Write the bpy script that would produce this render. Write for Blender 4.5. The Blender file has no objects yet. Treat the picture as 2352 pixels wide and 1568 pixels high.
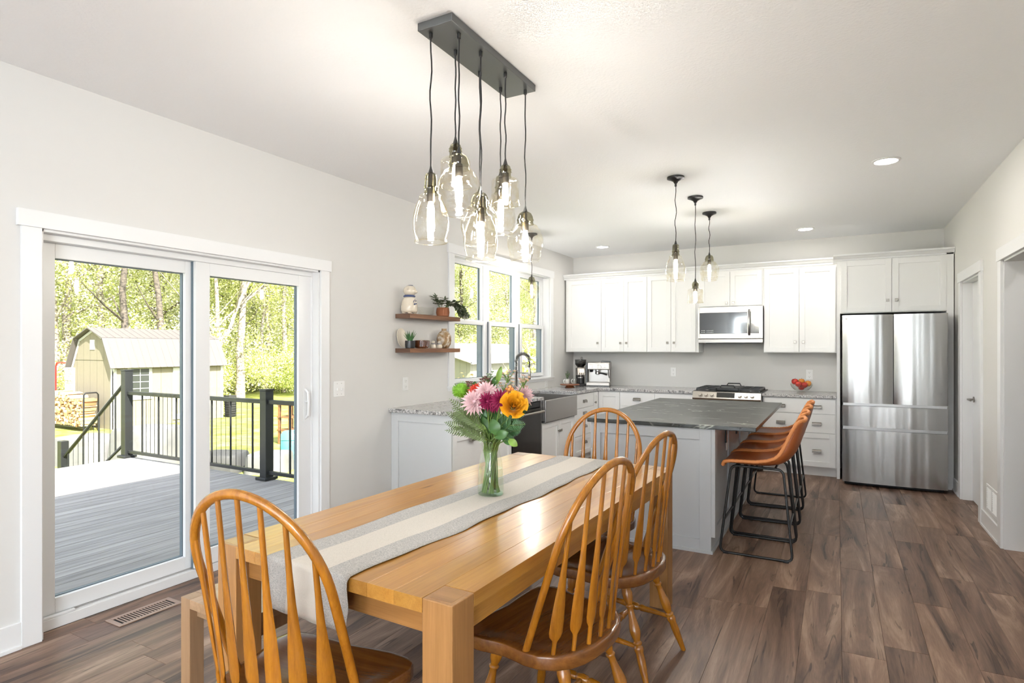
import bpy, bmesh, math, random
from mathutils import Vector, Matrix
random.seed(11)
sc = bpy.context.scene
C = sc.collection
PI = math.pi

# ------------------------------------------------------------------ camera, world, sun, area lights, exposure
cam_d = bpy.data.cameras.new('camera'); cam = bpy.data.objects.new('camera', cam_d); C.objects.link(cam)
cam.location = (0, 0, 1.425); cam.rotation_euler = (PI/2, 0, math.radians(28.85))
cam_d.sensor_width = 36; cam_d.lens = 1355/2352*36; cam_d.shift_y = 17/2352
cam_d.clip_start = .02; cam_d.clip_end = 300
sc.camera = cam

w = bpy.data.worlds.new('sky'); sc.world = w; w.use_nodes = True
nt = w.node_tree; nt.nodes.clear()
wo = nt.nodes.new('ShaderNodeOutputWorld'); bg = nt.nodes.new('ShaderNodeBackground'); sky = nt.nodes.new('ShaderNodeTexSky')
sky.sky_type = 'NISHITA'; sky.sun_disc = False; sky.sun_elevation = math.radians(43); sky.sun_rotation = math.radians(110)
sky.air_density = 1.0; sky.dust_density = 2.0; sky.ozone_density = 1.0; sky.altitude = 300
bg.inputs['Strength'].default_value = 0.25
hs = nt.nodes.new('ShaderNodeHueSaturation'); hs.inputs['Saturation'].default_value = .4
nt.links.new(sky.outputs[0], hs.inputs['Color']); nt.links.new(hs.outputs[0], bg.inputs[0]); nt.links.new(bg.outputs[0], wo.inputs[0])

sd = bpy.data.lights.new('sun', 'SUN'); sd.energy = 8.0; sd.angle = math.radians(.6); sd.color = (1, .95, .86)
sun = bpy.data.objects.new('sun', sd); C.objects.link(sun)
sun.rotation_euler = Vector((1.0, -.42, 1.02)).to_track_quat('Z', 'Y').to_euler()

def area(name, loc, rot, sx, sy, power, col=(1, 1, 1)):
    d = bpy.data.lights.new(name, 'AREA'); d.shape = 'RECTANGLE'; d.size = sx; d.size_y = sy; d.energy = power; d.color = col
    o = bpy.data.objects.new(name, d); C.objects.link(o); o.location = loc; o.rotation_euler = rot
    return o
# rear window daylight behind the camera, plus an added side fill light
area('daylight_rear_window', (-1.2, -6.97, 1.45), (PI/2, 0, PI), 3.9, 2.1, 2350, (.84, .93, 1))
area('fill_light_side', (1.0, -3.5, 1.6), (PI/2, 0, PI/2), 2.3, 1.4, 110, (.84, .93, 1))

sc.view_settings.view_transform = 'Standard'; sc.view_settings.look = 'None'
sc.view_settings.gamma = 1; sc.view_settings.use_curve_mapping = False
sc.view_settings.exposure = 1.5
cy = sc.cycles
cy.max_bounces = 6; cy.diffuse_bounces = 4; cy.glossy_bounces = 3; cy.transmission_bounces = 4; cy.transparent_max_bounces = 16
cy.caustics_reflective = False; cy.caustics_refractive = False; cy.sample_clamp_indirect = 6; cy.blur_glossy = 1.0; cy.use_adaptive_sampling = True; cy.adaptive_threshold = .03; cy.use_light_tree = False

# ------------------------------------------------------------------ helpers
def wloc(o):
    v = Vector((0, 0, 0))
    while o is not None:
        v += o.location; o = o.parent
    return v

class MB:
    def __init__(s): s.v = []; s.f = []
    def add(s, vs, fs):
        n = len(s.v); s.v += [Vector(v) for v in vs]; s.f += [tuple(i+n for i in f) for f in fs]; return s
    def box(s, x0, x1, y0, y1, z0, z1, mp=None):
        vs = [(x, y, z) for x in (x0, x1) for y in (y0, y1) for z in (z0, z1)]
        if mp: vs = [mp(*v) for v in vs]
        return s.add(vs, [(0, 1, 3, 2), (4, 6, 7, 5), (0, 4, 5, 1), (2, 3, 7, 6), (0, 2, 6, 4), (1, 5, 7, 3)])
    def loft(s, rings, caps=True, closed=True):
        n = len(rings[0]); vs = [p for r in rings for p in r]; fs = []
        for i in range(len(rings)-1):
            for j in range(n if closed else n-1):
                k = (j+1) % n
                fs.append((i*n+j, i*n+k, (i+1)*n+k, (i+1)*n+j))
        if caps and closed:
            fs.append(tuple(range(n-1, -1, -1))); fs.append(tuple((len(rings)-1)*n+j for j in range(n)))
        return s.add(vs, fs)
    def lathe(s, prof, n=20, c=(0, 0, 0), caps=True, M=None):
        rings = []
        for r, z in prof:
            ring = [Vector((r*math.cos(2*PI*j/n), r*math.sin(2*PI*j/n), z)) for j in range(n)]
            rings.append([(M @ p if M else p)+Vector(c) for p in ring])
        return s.loft(rings, caps)
    def turn(s, p0, p1, prof, n=12):
        """turned piece between two points; prof = [(t, r)]"""
        p0 = Vector(p0); p1 = Vector(p1); d = p1-p0; q = d.to_track_quat('Z', 'Y').to_matrix(); L = d.length
        rings = [[p0+q @ Vector((r*math.cos(2*PI*j/n), r*math.sin(2*PI*j/n), t*L)) for j in range(n)] for t, r in prof]
        return s.loft(rings)
    def cyl(s, p0, p1, r0, r1=None, n=12):
        return s.turn(p0, p1, [(0, r0), (1, r0 if r1 is None else r1)], n)
    def tube(s, pts, r, n=8, closed=False, ref=None):
        pts = [Vector(p) for p in pts]; m = len(pts); rings = []; u = Vector(ref) if ref else None
        for i in range(m):
            if closed: t = (pts[(i+1) % m]-pts[i-1])
            else: t = pts[min(i+1, m-1)]-pts[max(i-1, 0)]
            t.normalize()
            if u is None:
                u = t.orthogonal()
            uu = u-t*u.dot(t)
            if uu.length < 1e-6: uu = t.orthogonal()
            uu.normalize(); v = t.cross(uu)
            if ref is None: u = uu
            rr = r[i] if isinstance(r, (list, tuple)) else r
            ra, rb = rr if isinstance(rr, (list, tuple)) else (rr, rr)
            rings.append([pts[i]+uu*ra*math.cos(2*PI*j/n)+v*rb*math.sin(2*PI*j/n) for j in range(n)])
        if closed:
            rings.append(rings[0]); return s.loft(rings, caps=False)
        return s.loft(rings)
    def prism(s, poly, h0, h1, mp=None):
        mp = mp or (lambda a, b, h: (a, b, h)); n = len(poly)
        return s.loft([[Vector(mp(a, b, h0)) for a, b in poly], [Vector(mp(a, b, h1)) for a, b in poly]])
    def ball(s, c, r, nu=14, nv=9):
        rx, ry, rz = r if isinstance(r, (list, tuple)) else (r, r, r)
        prof = []
        rings = []
        for i in range(nv+1):
            a = -PI/2+PI*i/nv; cr = max(math.cos(a), .02)
            rings.append([Vector((c[0]+rx*cr*math.cos(2*PI*j/nu), c[1]+ry*cr*math.sin(2*PI*j/nu), c[2]+rz*math.sin(a))) for j in range(nu)])
        return s.loft(rings)
    def leaf(s, p, d, up, L, W, bend=0, fold=.15):
        """a pointed leaf blade from p along d"""
        p = Vector(p); d = Vector(d).normalized(); up = Vector(up); side = d.cross(up)
        if side.length < 1e-4: side = d.orthogonal()
        side.normalize(); nn = side.cross(d).normalized()
        q = lambda t, x, h: p+d*L*t+side*W*x+nn*(h*W-bend*L*t*t)
        vs = [q(0, 0, 0), q(.3, -.42, fold), q(.3, 0, 0), q(.3, .42, fold), q(.65, -.36, fold), q(.65, 0, 0), q(.65, .36, fold), q(1, 0, 0)]
        return s.add(vs, [(0, 2, 1), (0, 3, 2), (1, 2, 5, 4), (2, 3, 6, 5), (4, 5, 7), (5, 6, 7)])
    def mesh(s, name, off=Vector((0, 0, 0)), smooth=None):
        me = bpy.data.meshes.new(name)
        me.from_pydata([v-off for v in s.v], [], s.f)
        bm = bmesh.new(); bm.from_mesh(me); bmesh.ops.recalc_face_normals(bm, faces=bm.faces); bm.to_mesh(me); bm.free()
        if smooth is not None:
            me.polygons.foreach_set('use_smooth', [True]*len(me.polygons)); me.set_sharp_from_angle(angle=math.radians(smooth))
        me.update(); return me
    def build(s, name, mat, parent=None, smooth=None, local=False, bevel=0, seg=2):
        off = Vector((0, 0, 0)) if (local or parent is None) else wloc(parent)
        me = s.mesh(name, off, smooth); me.materials.append(mat)
        o = bpy.data.objects.new(name, me); C.objects.link(o); o.parent = parent
        if bevel:
            b = o.modifiers.new('b', 'BEVEL'); b.width = bevel; b.segments = seg; b.limit_method = 'ANGLE'; b.angle_limit = math.radians(40)
        return o

def tag(o, label=None, cat=None, group=None, kind=None):
    for k, v in (('label', label), ('category', cat), ('group', group), ('kind', kind)):
        if v: o[k] = v
    return o
def thing(name, label, cat, loc=(0, 0, 0), rz=0, group=None):
    o = bpy.data.objects.new(name, None); C.objects.link(o); o.location = loc; o.rotation_euler = (0, 0, rz)
    o.empty_display_size = .05
    return tag(o, label, cat, group)
def solo(mb, name, mat, label, cat, loc, group=None, smooth=None, bevel=0, kind=None, rz=0, local=False):
    me = mb.mesh(name, Vector((0, 0, 0)) if local else Vector(loc), smooth); me.materials.append(mat)
    o = bpy.data.objects.new(name, me); C.objects.link(o); o.location = loc; o.rotation_euler = (0, 0, rz)
    if bevel:
        b = o.modifiers.new('b', 'BEVEL'); b.width = bevel; b.segments = 2; b.limit_method = 'ANGLE'
    return tag(o, label, cat, group, kind)
def dup(o, parent=None):
    c = o.copy(); C.objects.link(c); c.parent = parent
    for ch in [x for x in o.children]: dup(ch, c)
    return c
def inst(me, name, parent, loc, rot=(0, 0, 0), scale=(1, 1, 1)):
    o = bpy.data.objects.new(name, me); C.objects.link(o); o.parent = parent
    o.location = Vector(loc); o.rotation_euler = rot; o.scale = scale
    return o
def struct(name, mb, mat, label=None, bevel=0, cat=None):
    o = mb.build(name, mat, bevel=bevel); o['kind'] = 'structure'
    if label: o['label'] = label
    if cat: o['category'] = cat
    return o

# ------------------------------------------------------------------ materials
def nodes(name):
    m = bpy.data.materials.new(name); m.use_nodes = True; t = m.node_tree; b = t.nodes['Principled BSDF']
    return m, t, b
def N(t, typ, **kw):
    n = t.nodes.new('ShaderNode'+typ)
    for k, v in kw.items():
        if k in n.inputs: n.inputs[k].default_value = v
        else: setattr(n, k, v)
    return n
def L(t, a, b): t.links.new(a, b)
def ramp(t, fac, stops):
    r = t.nodes.new('ShaderNodeValToRGB'); e = r.color_ramp.elements
    while len(e) > 1: e.remove(e[-1])
    e[0].position = stops[0][0]; e[0].color = (*stops[0][1], 1)
    for p, c in stops[1:]:
        x = e.new(p); x.color = (*c, 1)
    if fac is not None: L(t, fac, r.inputs[0])
    return r
def mixc(t, a, b, fac, mode='MIX'):
    n = t.nodes.new('ShaderNodeMix'); n.data_type = 'RGBA'; n.blend_type = mode
    for s, i in ((fac, 0), (a, 6), (b, 7)):
        if isinstance(s, bpy.types.NodeSocket): L(t, s, n.inputs[i])
        elif isinstance(s, (int, float)): n.inputs[i].default_value = s
        else: n.inputs[i].default_value = (*s, 1)
    return n.outputs[2]
def coords(t, scale=(1, 1, 1), rnd=False, out='Object'):
    tc = N(t, 'TexCoord'); mp = N(t, 'Mapping'); mp.inputs['Scale'].default_value = scale
    L(t, tc.outputs[out], mp.inputs[0])
    if rnd:
        oi = N(t, 'ObjectInfo'); mu = N(t, 'Math', operation='MULTIPLY'); mu.inputs[1].default_value = 57.0
        L(t, oi.outputs['Random'], mu.inputs[0]); L(t, mu.outputs[0], mp.inputs['Location'])
        return mp.outputs[0], oi.outputs['Random']
    return mp.outputs[0]
def M(name, col, rough=.5, metal=0, bump=0, bscale=200, spec=.5, coat=0, emit=None, estr=0, trans=0, sheen=0, vary=0):
    m, t, b = nodes(name)
    b.inputs['Base Color'].default_value = (*col, 1); b.inputs['Roughness'].default_value = rough; b.inputs['Metallic'].default_value = metal
    b.inputs['Specular IOR Level'].default_value = spec; b.inputs['Coat Weight'].default_value = coat; b.inputs['Coat Roughness'].default_value = .12
    if sheen: b.inputs['Sheen Weight'].default_value = sheen
    if emit: b.inputs['Emission Color'].default_value = (*emit, 1); b.inputs['Emission Strength'].default_value = estr
    if bump:
        n = N(t, 'TexNoise', Scale=bscale, Detail=1.5); L(t, coords(t), n.inputs[0])
        bp = N(t, 'Bump', Strength=bump, Distance=.004); L(t, n.outputs[0], bp.inputs['Height']); L(t, bp.outputs[0], b.inputs['Normal'])
    if vary:
        n = N(t, 'TexNoise', Scale=3.0, Detail=4.0); L(t, coords(t), n.inputs[0])
        r = ramp(t, n.outputs[0], [(.3, tuple(c*(1-vary) for c in col)), (.7, tuple(min(1, c*(1+vary)) for c in col))]); L(t, r.outputs[0], b.inputs['Base Color'])
    return m
def wood(name, dark, light, axis='y', k=1.0, rough=.35, coat=.0, contrast=1.0, knots=False, rv=.12):
    """oak-like grain along one axis, a little different for every object"""
    m, t, b = nodes(name)
    lo, hi = 1.4*k, 26*k
    s = {'x': (lo, hi, hi), 'y': (hi, lo, hi), 'z': (hi, hi, lo)}[axis]
    co, rnd = coords(t, s, True)
    n1 = N(t, 'TexNoise', Scale=1.0, Detail=5.0, Roughness=.6, Distortion=.6); L(t, co, n1.inputs[0])
    s2 = {'x': (6*k, 240*k, 240*k), 'y': (240*k, 6*k, 240*k), 'z': (240*k, 240*k, 6*k)}[axis]
    n2 = N(t, 'TexNoise', Scale=1.0, Detail=3.0, Roughness=.7); L(t, coords(t, s2), n2.inputs[0])
    r1 = ramp(t, n1.outputs[0], [(.5-.22/contrast, dark), (.5+.22/contrast, light)])
    r2 = ramp(t, n2.outputs[0], [(.3, (.72, .68, .62)), (.62, (1, 1, 1))])
    c = mixc(t, r1.outputs[0], r2.outputs[0], .55, 'MULTIPLY')
    rr = ramp(t, rnd, [(0, (1-rv,)*3), (1, (1+rv, 1+rv, 1+rv))])
    c = mixc(t, c, rr.outputs[0], 1.0, 'MULTIPLY')
    if knots:
        vo = N(t, 'TexVoronoi', Scale=1.0); L(t, coords(t, {'y': (6, 1.6, 6), 'x': (1.6, 6, 6), 'z': (6, 6, 1.6)}[axis], True)[0], vo.inputs[0])
        kr = ramp(t, vo.outputs['Distance'], [(.03, (.25, .12, .05)), (.1, (1, 1, 1))]); c = mixc(t, c, kr.outputs[0], .8, 'MULTIPLY')
    L(t, c, b.inputs['Base Color']); b.inputs['Roughness'].default_value = rough; b.inputs['Coat Weight'].default_value = coat; b.inputs['Coat Roughness'].default_value = .15
    bp = N(t, 'Bump', Strength=.12, Distance=.002); L(t, n2.outputs[0], bp.inputs['Height']); L(t, bp.outputs[0], b.inputs['Normal'])
    return m
def thinglass(name, tint=(.96, .98, .97), ior=1.45, rough=.02, patch=None, pscale=18, tint2=None):
    m = bpy.data.materials.new(name); m.use_nodes = True; t = m.node_tree; t.nodes.clear()
    o = N(t, 'OutputMaterial'); tr = N(t, 'BsdfTransparent'); gl = N(t, 'BsdfGlossy', Roughness=rough); mx = N(t, 'MixShader'); lw = N(t, 'LayerWeight', Blend=.5)
    pw = N(t, 'Math', operation='POWER'); pw.inputs[1].default_value = 5.0; L(t, lw.outputs['Facing'], pw.inputs[0])
    f0 = ((ior-1)/(ior+1))**2*1.6
    fr = N(t, 'Math', operation='MULTIPLY_ADD'); fr.inputs[1].default_value = .45-f0; fr.inputs[2].default_value = f0; L(t, pw.outputs[0], fr.inputs[0])
    tr.inputs[0].default_value = (*tint, 1); gl.inputs[0].default_value = (1, 1, 1, 1)
    if patch:
        n = N(t, 'TexNoise', Scale=pscale, Detail=6.0, Roughness=.7); L(t, coords(t), n.inputs[0])
        r = ramp(t, n.outputs[0], [(.44, tint), (.7, patch)]); L(t, r.outputs[0], tr.inputs[0])
        n2 = N(t, 'TexNoise', Scale=90.0, Detail=2.0); L(t, coords(t), n2.inputs[0])
        bp = N(t, 'Bump', Strength=.16, Distance=.003); L(t, n2.outputs[0], bp.inputs['Height']); L(t, bp.outputs[0], gl.inputs['Normal']); L(t, bp.outputs[0], lw.inputs['Normal'])
    L(t, fr.outputs[0], mx.inputs[0]); L(t, tr.outputs[0], mx.inputs[1]); L(t, gl.outputs[0], mx.inputs[2]); L(t, mx.outputs[0], o.inputs[0])
    return m
def emission(name, col, s):
    m = bpy.data.materials.new(name); m.use_nodes = True; t = m.node_tree; t.nodes.clear()
    o = N(t, 'OutputMaterial'); e = N(t, 'Emission', Strength=s); e.inputs[0].default_value = (*col, 1); L(t, e.outputs[0], o.inputs[0])
    return m
def leafmat(name, stops, trans=.35, rough=.5, var='island'):
    m, t, b = nodes(name)
    g = N(t, 'NewGeometry')
    r = ramp(t, g.outputs['Random Per Island'], stops)
    r.color_ramp.interpolation = 'LINEAR'
    L(t, r.outputs[0], b.inputs['Base Color']); b.inputs['Roughness'].default_value = rough
    if trans:
        o = t.nodes['Material Output']; tl = N(t, 'BsdfTranslucent'); L(t, r.outputs[0], tl.inputs[0]); mx = N(t, 'MixShader'); mx.inputs[0].default_value = trans
        L(t, b.outputs[0], mx.inputs[1]); L(t, tl.outputs[0], mx.inputs[2]); L(t, mx.outputs[0], o.inputs[0])
    return m

m_wall = M('wall_paint', (.70, .69, .67), .85)
m_ceil = M('ceiling_texture', (.91, .92, .935), .95, bump=.4, bscale=75)
m_trim = M('white_trim', (.80, .805, .81), .35)
m_cab = M('white_cabinet_paint', (.87, .87, .865), .32)
m_cabg = M('pale_grey_panel', (.62, .635, .645), .4)  # counter end panel, greyer than the cabinet fronts
m_isl = M('grey_island_paint', (.47, .485, .505), .4)
m_vinyl = M('white_vinyl', (.80, .805, .81), .3)
m_extframe = M('slate_exterior_frame', (.12, .16, .19), .5)
m_black = M('black_metal', (.012, .012, .013), .38, .3)
m_rail = M('black_rail_metal', (.02, .022, .022), .4, .2)
m_dark = M('dark_gap', (.01, .01, .01), .8)
m_bronze = M('dark_bronze', (.06, .06, .06), .36, .75)
m_canopy = M('blackened_steel_canopy', (.15, .155, .155), .36, .6)
m_cord = M('black_cord', (.015, .014, .014), .7)
m_plate = M('white_plastic', (.85, .85, .84), .35)
m_slot = M('grey_slot', (.35, .34, .33), .6)
m_pull = M('brushed_nickel', (.30, .28, .255), .32, 1.0)
m_pane = thinglass('window_glass', (.985, .99, .99), 1.25)

def steel(name, col=(.38, .376, .37), rough=.28, axis='x'):
    m, t, b = nodes(name); b.inputs['Base Color'].default_value = (*col, 1); b.inputs['Metallic'].default_value = 1
    b.inputs['Roughness'].default_value = rough; b.inputs['Anisotropic'].default_value = .5
    return m
m_steel = steel('stainless_steel')
def wavy_steel(name):
    m = steel(name, (.40, .395, .385), .25); t = m.node_tree; n = N(t, 'TexNoise', Scale=1.0, Detail=1.0); L(t, coords(t, (9, 1, .35)), n.inputs[0])
    bp = N(t, 'Bump', Strength=.55, Distance=.02); L(t, n.outputs[0], bp.inputs['Height']); L(t, bp.outputs[0], t.nodes['Principled BSDF'].inputs['Normal']); return m
m_fridge = wavy_steel('refrigerator_steel')
m_steeld = steel('dark_stainless', (.30, .285, .27), .3)
m_steelw = steel('warm_stainless', (.50, .47, .43), .27)
m_chrome = M('chrome', (.6, .6, .6), .12, 1.0)

def granite(name):
    m, t, b = nodes(name); co = coords(t)
    n1 = N(t, 'TexNoise', Scale=70.0, Detail=4.0, Roughness=.75); L(t, co, n1.inputs[0])
    n2 = N(t, 'TexNoise', Scale=9.0, Detail=6.0, Roughness=.65, Distortion=2.2); L(t, co, n2.inputs[0])
    r1 = ramp(t, n1.outputs[0], [(.36, (.10, .10, .10)), (.47, (.40, .39, .39)), (.6, (.70, .69, .68))])
    r2 = ramp(t, n2.outputs[0], [(.38, (.35, .35, .36)), (.47, (1, 1, 1)), (.56, (1, 1, 1)), (.63, (.75, .72, .7))])
    L(t, mixc(t, r1.outputs[0], r2.outputs[0], 1.0, 'MULTIPLY'), b.inputs['Base Color']); b.inputs['Roughness'].default_value = .16
    return m
m_granite = granite('granite')
def soapstone(name):
    m, t, b = nodes(name); co = coords(t, (1, 2.3, 1))
    n = N(t, 'TexNoise', Scale=1.1, Detail=5.0, Roughness=.55, Distortion=.7); L(t, co, n.inputs[0])
    n0 = N(t, 'TexNoise', Scale=5.0, Detail=5.0); L(t, co, n0.inputs[0])
    base = ramp(t, n0.outputs[0], [(.3, (.010, .012, .011)), (.7, (.030, .033, .029))])
    v = ramp(t, n.outputs[0], [(.49, (0, 0, 0)), (.5, (.8, .8, .8)), (.51, (0, 0, 0))])
    mk = ramp(t, n0.outputs[0], [(.42, (0, 0, 0)), (.58, (1, 1, 1))]); L(t, mixc(t, base.outputs[0], (.4, .42, .37), mixc(t, v.outputs[0], mk.outputs[0], 1.0, 'MULTIPLY')), b.inputs['Base Color']); b.inputs['Roughness'].default_value = .27
    return m
m_soap = soapstone('dark_soapstone')

def plankmat(name):
    m, t, b = nodes(name); co, rnd = coords(t, (7.5, .85, 1), True)
    n1 = N(t, 'TexNoise', Scale=1.0, Detail=6.0, Roughness=.62, Distortion=1.1); L(t, co, n1.inputs[0])
    c1 = ramp(t, n1.outputs[0], [(.30, (.06, .034, .023)), (.43, (.155, .090, .060)), (.55, (.24, .148, .101)), (.69, (.41, .28, .20))])
    co2 = coords(t, (260, 9, 1), True)[0]
    n2 = N(t, 'TexNoise', Scale=1.0, Detail=3.0, Roughness=.7); L(t, co2, n2.inputs[0])
    c2 = ramp(t, n2.outputs[0], [(.3, (.68, .66, .64)), (.6, (1, 1, 1))])
    c = mixc(t, c1.outputs[0], c2.outputs[0], .7, 'MULTIPLY')
    co3 = coords(t, (15, 1.15, 1), True)[0]
    n3 = N(t, 'TexNoise', Scale=1.0, Detail=3.0, Roughness=.5, Distortion=1.3); L(t, co3, n3.inputs[0])
    c3 = ramp(t, n3.outputs[0], [(.315, (.45, .4, .37)), (.34, (.10, .08, .07)), (.36, (1, 1, 1)), (.665, (1, 1, 1)), (.685, (.3, .25, .22)), (.70, (.8, .78, .76))])
    c = mixc(t, c, c3.outputs[0], .8, 'MULTIPLY')
    rr = ramp(t, rnd, [(0, (.86, .855, .855)), (.5, (1, 1, 1)), (1, (1.15, 1.14, 1.12))])
    c = mixc(t, c, rr.outputs[0], 1.0, 'MULTIPLY')
    L(t, c, b.inputs['Base Color']); b.inputs['Roughness'].default_value = .42; b.inputs['Specular IOR Level'].default_value = .38
    bp = N(t, 'Bump', Strength=.15, Distance=.0015); L(t, n2.outputs[0], bp.inputs['Height']); L(t, bp.outputs[0], b.inputs['Normal'])
    return m
m_plank = plankmat('floor_plank')
m_tabx = wood('table_oak_end', (.30, .135, .036), (.43, .21, .065), 'x', 1, .3, .35)
m_taby = wood('table_oak_long', (.40, .172, .026), (.57, .29, .06), 'y', 1, .28, .45, knots=True)
m_tabz = wood('table_oak_leg', (.29, .135, .04), (.41, .205, .07), 'z', 1, .35, .2)
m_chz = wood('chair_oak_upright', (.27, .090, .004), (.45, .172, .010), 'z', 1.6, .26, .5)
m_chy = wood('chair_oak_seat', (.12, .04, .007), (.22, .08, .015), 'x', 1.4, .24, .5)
m_shelf = wood('walnut_shelf', (.14, .055, .022), (.33, .15, .065), 'y', 1.5, .45, 0)
m_shelf2 = wood('walnut_end_grain', (.09, .045, .025), (.15, .075, .042), 'x', 1.2, .5, 0)
m_deck = wood('weathered_deck', (.22, .212, .205), (.41, .398, .385), 'y', .7, .75, 0, rv=.14)
# ------------------------------------------------------------------ room shell
XW, XO, XR, YB, YR, H = -3.41, -3.585, 1.04, 8.07, -7.0, 2.765
XR2 = XR+.165
D0, D1, DT = 1.414, 3.19, 2.013          # patio door opening
W0, W1, WB, WT = 4.958, 7.244, 1.05, 2.39   # kitchen window opening
struct('floor', MB().box(XO, 2.4, YR-.2, YB+.15, -.3, -.012), M('subfloor', (.05, .035, .025), .9), 'wood plank floor of the dining room and kitchen')
floor_o = bpy.data.objects['floor']
PW = .1785; E2_ = 6.137
def plank(x0, x1, y0, y1, mat=m_plank, par=floor_o, z=0.0):
    e = .0011
    cx, cy_ = (x0+x1)/2, (y0+y1)/2; hx, hy = (x1-x0)/2-.0002, (y1-y0)/2-.0002
    ring = lambda i, z: [Vector((-hx+i, -hy+i, z)), Vector((hx-i, -hy+i, z)), Vector((hx-i, hy-i, z)), Vector((-hx+i, hy-i, z))]
    mb = MB().loft([ring(0, -.0118), ring(0, -.0012), ring(e, 0)])
    me = mb.mesh('plank'); me.materials.append(mat)
    return inst(me, 'plank', par, (cx, cy_, z))
full = None
k0 = -20
for k in range(-20, 7):
    x0 = .02+k*PW; x1 = x0+PW
    x0 = max(x0, -3.49); x1 = min(x1, XR)
    if x1-x0 < .01: continue
    y = -.3-random.random()*1.1
    while y < YB:
        a, b_ = max(y, -.3), min(y+1.22, YB)
        if b_-a > .02: plank(x0, x1, a, b_)
        y += 1.22
o = MB().box(-3.49, XR, YR, -.3, -.0118, 0).build('plank_field', m_plank, floor_o); o['kind'] = 'stuff'
for k in range(2):
    plank(XR+.002+k*.15, XR+.15+k*.15, 4.3, 5.372)
for k in range(4): plank(XR+.002, XR2, E2_+k*.205, E2_+(k+1)*.205)

struct('ceiling', MB().box(XO, 2.4, YR-.2, YB+.15, H, H+.25), m_ceil, 'white textured ceiling')
wl = MB()
for y0, y1, z0, z1 in ((YR, D0, 0, H), (D0, D1, DT, H), (D1, W0, 0, H), (W0, W1, 0, WB), (W0, W1, WT, H), (W1, YB, 0, H)):
    wl.box(XO, XW, y0, y1, z0, z1)
struct('wall_left', wl, m_wall, 'pale greige wall with the patio door and kitchen windows')
struct('wall_back', MB().box(XO, XR2, YB, YB+.15, 0, H), m_wall, 'pale greige wall behind the kitchen cabinets')
E0, E1, E2, E3, ET = 4.35, 5.375, 6.135, 6.955, 2.058
wr = MB()
for y0, y1, z0, z1 in ((YR, -4.65, 0, H), (-4.65, -2.35, 0, .9), (-4.65, -2.35, 2.3, H), (-2.35, E0, 0, H), (E0, E1, ET, H), (E1, E2, 0, H), (E2, E3, ET, H), (E3, YB, 0, H)):
    wr.box(XR, XR2, y0, y1, z0, z1)
struct('wall_right', wr, m_wall, 'pale greige wall with a white door and cased opening')
struct('wall_hall', MB().box(2.3, 2.4, 3.2, YB+.15, 0, H).box(XR2, 2.3, 3.2, 3.3, 0, H), m_wall)
RW = (-3.15, .75, .4, 2.5)
rr_ = MB()
for x0, x1, z0, z1 in ((XO, RW[0], 0, H), (RW[1], 2.4, 0, H), (RW[0], RW[1], 0, RW[2]), (RW[0], RW[1], RW[3], H)):
    rr_.box(x0, x1, YR-.2, YR, z0, z1)
struct('wall_rear', rr_, m_wall)
w3 = struct('window_3', MB().box(RW[0], RW[1], YR-.19, YR-.1, RW[2], RW[2]+.05).box(RW[0], RW[1], YR-.19, YR-.1, RW[3]-.05, RW[3]).box(RW[0], RW[0]+.05, YR-.19, YR-.1, RW[2], RW[3]).box(RW[1]-.05, RW[1], YR-.19, YR-.1, RW[2], RW[3]), m_vinyl)
for i in (1, 2): MB().box(RW[0]+1.3*i-.04, RW[0]+1.3*i+.04, YR-.19, YR-.1, RW[2]+.05, RW[3]-.05).build('mullion', m_vinyl, w3)
w2_ = struct('window_2', MB().box(XR+.06, XR+.12, -4.65, -2.35, .9, .95).box(XR+.06, XR+.12, -4.65, -2.35, 2.25, 2.3).box(XR+.06, XR+.12, -4.65, -4.6, .95, 2.25).box(XR+.06, XR+.12, -2.4, -2.35, .95, 2.25), m_vinyl)  # unseen side window, added to hold the fill light
MB().box(XR+.06, XR+.12, -3.53, -3.47, .95, 2.25).build('mullion', m_vinyl, w2_)
# roof with eaves: throws the house's shade on the deck
struct('roof', MB().box(-3.93, 3.0, YR-.7, 14, H+.25, H+.42), m_trim, 'house roof eave above the deck')
struct('wall_exterior', MB().box(XO, 2.4, YB+.15, 13.5, -1.1, H+.25).box(XO, 2.4, YR-.2, YB+.15, -1.1, -.3), M('house_siding', (.55, .53, .5), .8))

# trim
def trim(name, mb, label=None): return struct(name, mb, m_trim, label, bevel=.0015)
t = .018
dc = trim('trim_1', MB().box(XW, XW+t, D0-.083, D0, 0, DT).box(XW, XW+t, D1, D1+.083, 0, DT).box(XW, XW+.024, D0-.1, D1+.1, DT, DT+.082), 'white casing around the patio door')
MB().box(-3.492, XW, D0-.001, D0+.012, .0, DT).box(-3.492, XW, D1-.012, D1+.001, 0, DT).box(-3.492, XW, D0, D1, DT-.012, DT).build('jamb', m_trim, dc)
wc = trim('trim_2', MB().box(XW, XW+t, W0-.1, W0, WB, WT).box(XW, XW+t, W1, W1+.09, WB, WT).box(XW, XW+.024, W0-.115, W1+.105, WT, WT+.092), 'white casing around the kitchen windows')
MB().box(XW, XW+.032, W0-.11, W1+.1, WB-.02, WB).build('stool', m_trim, wc, bevel=.002)
MB().box(-3.50, XW, W0, W1, WB-.012, WB+.001).build('sill', m_trim, wc)
MB().box(XW, XW+.014, W0-.1, W1+.09, WB-.05, WB-.02).build('apron', m_trim, wc, bevel=.001)
MB().box(-3.50, XW, W0-.001, W0+.012, WB, WT).box(-3.50, XW, W1-.012, W1+.001, WB, WT).box(-3.50, XW, W0, W1, WT-.012, WT+.001).build('jamb', m_trim, wc)
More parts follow.
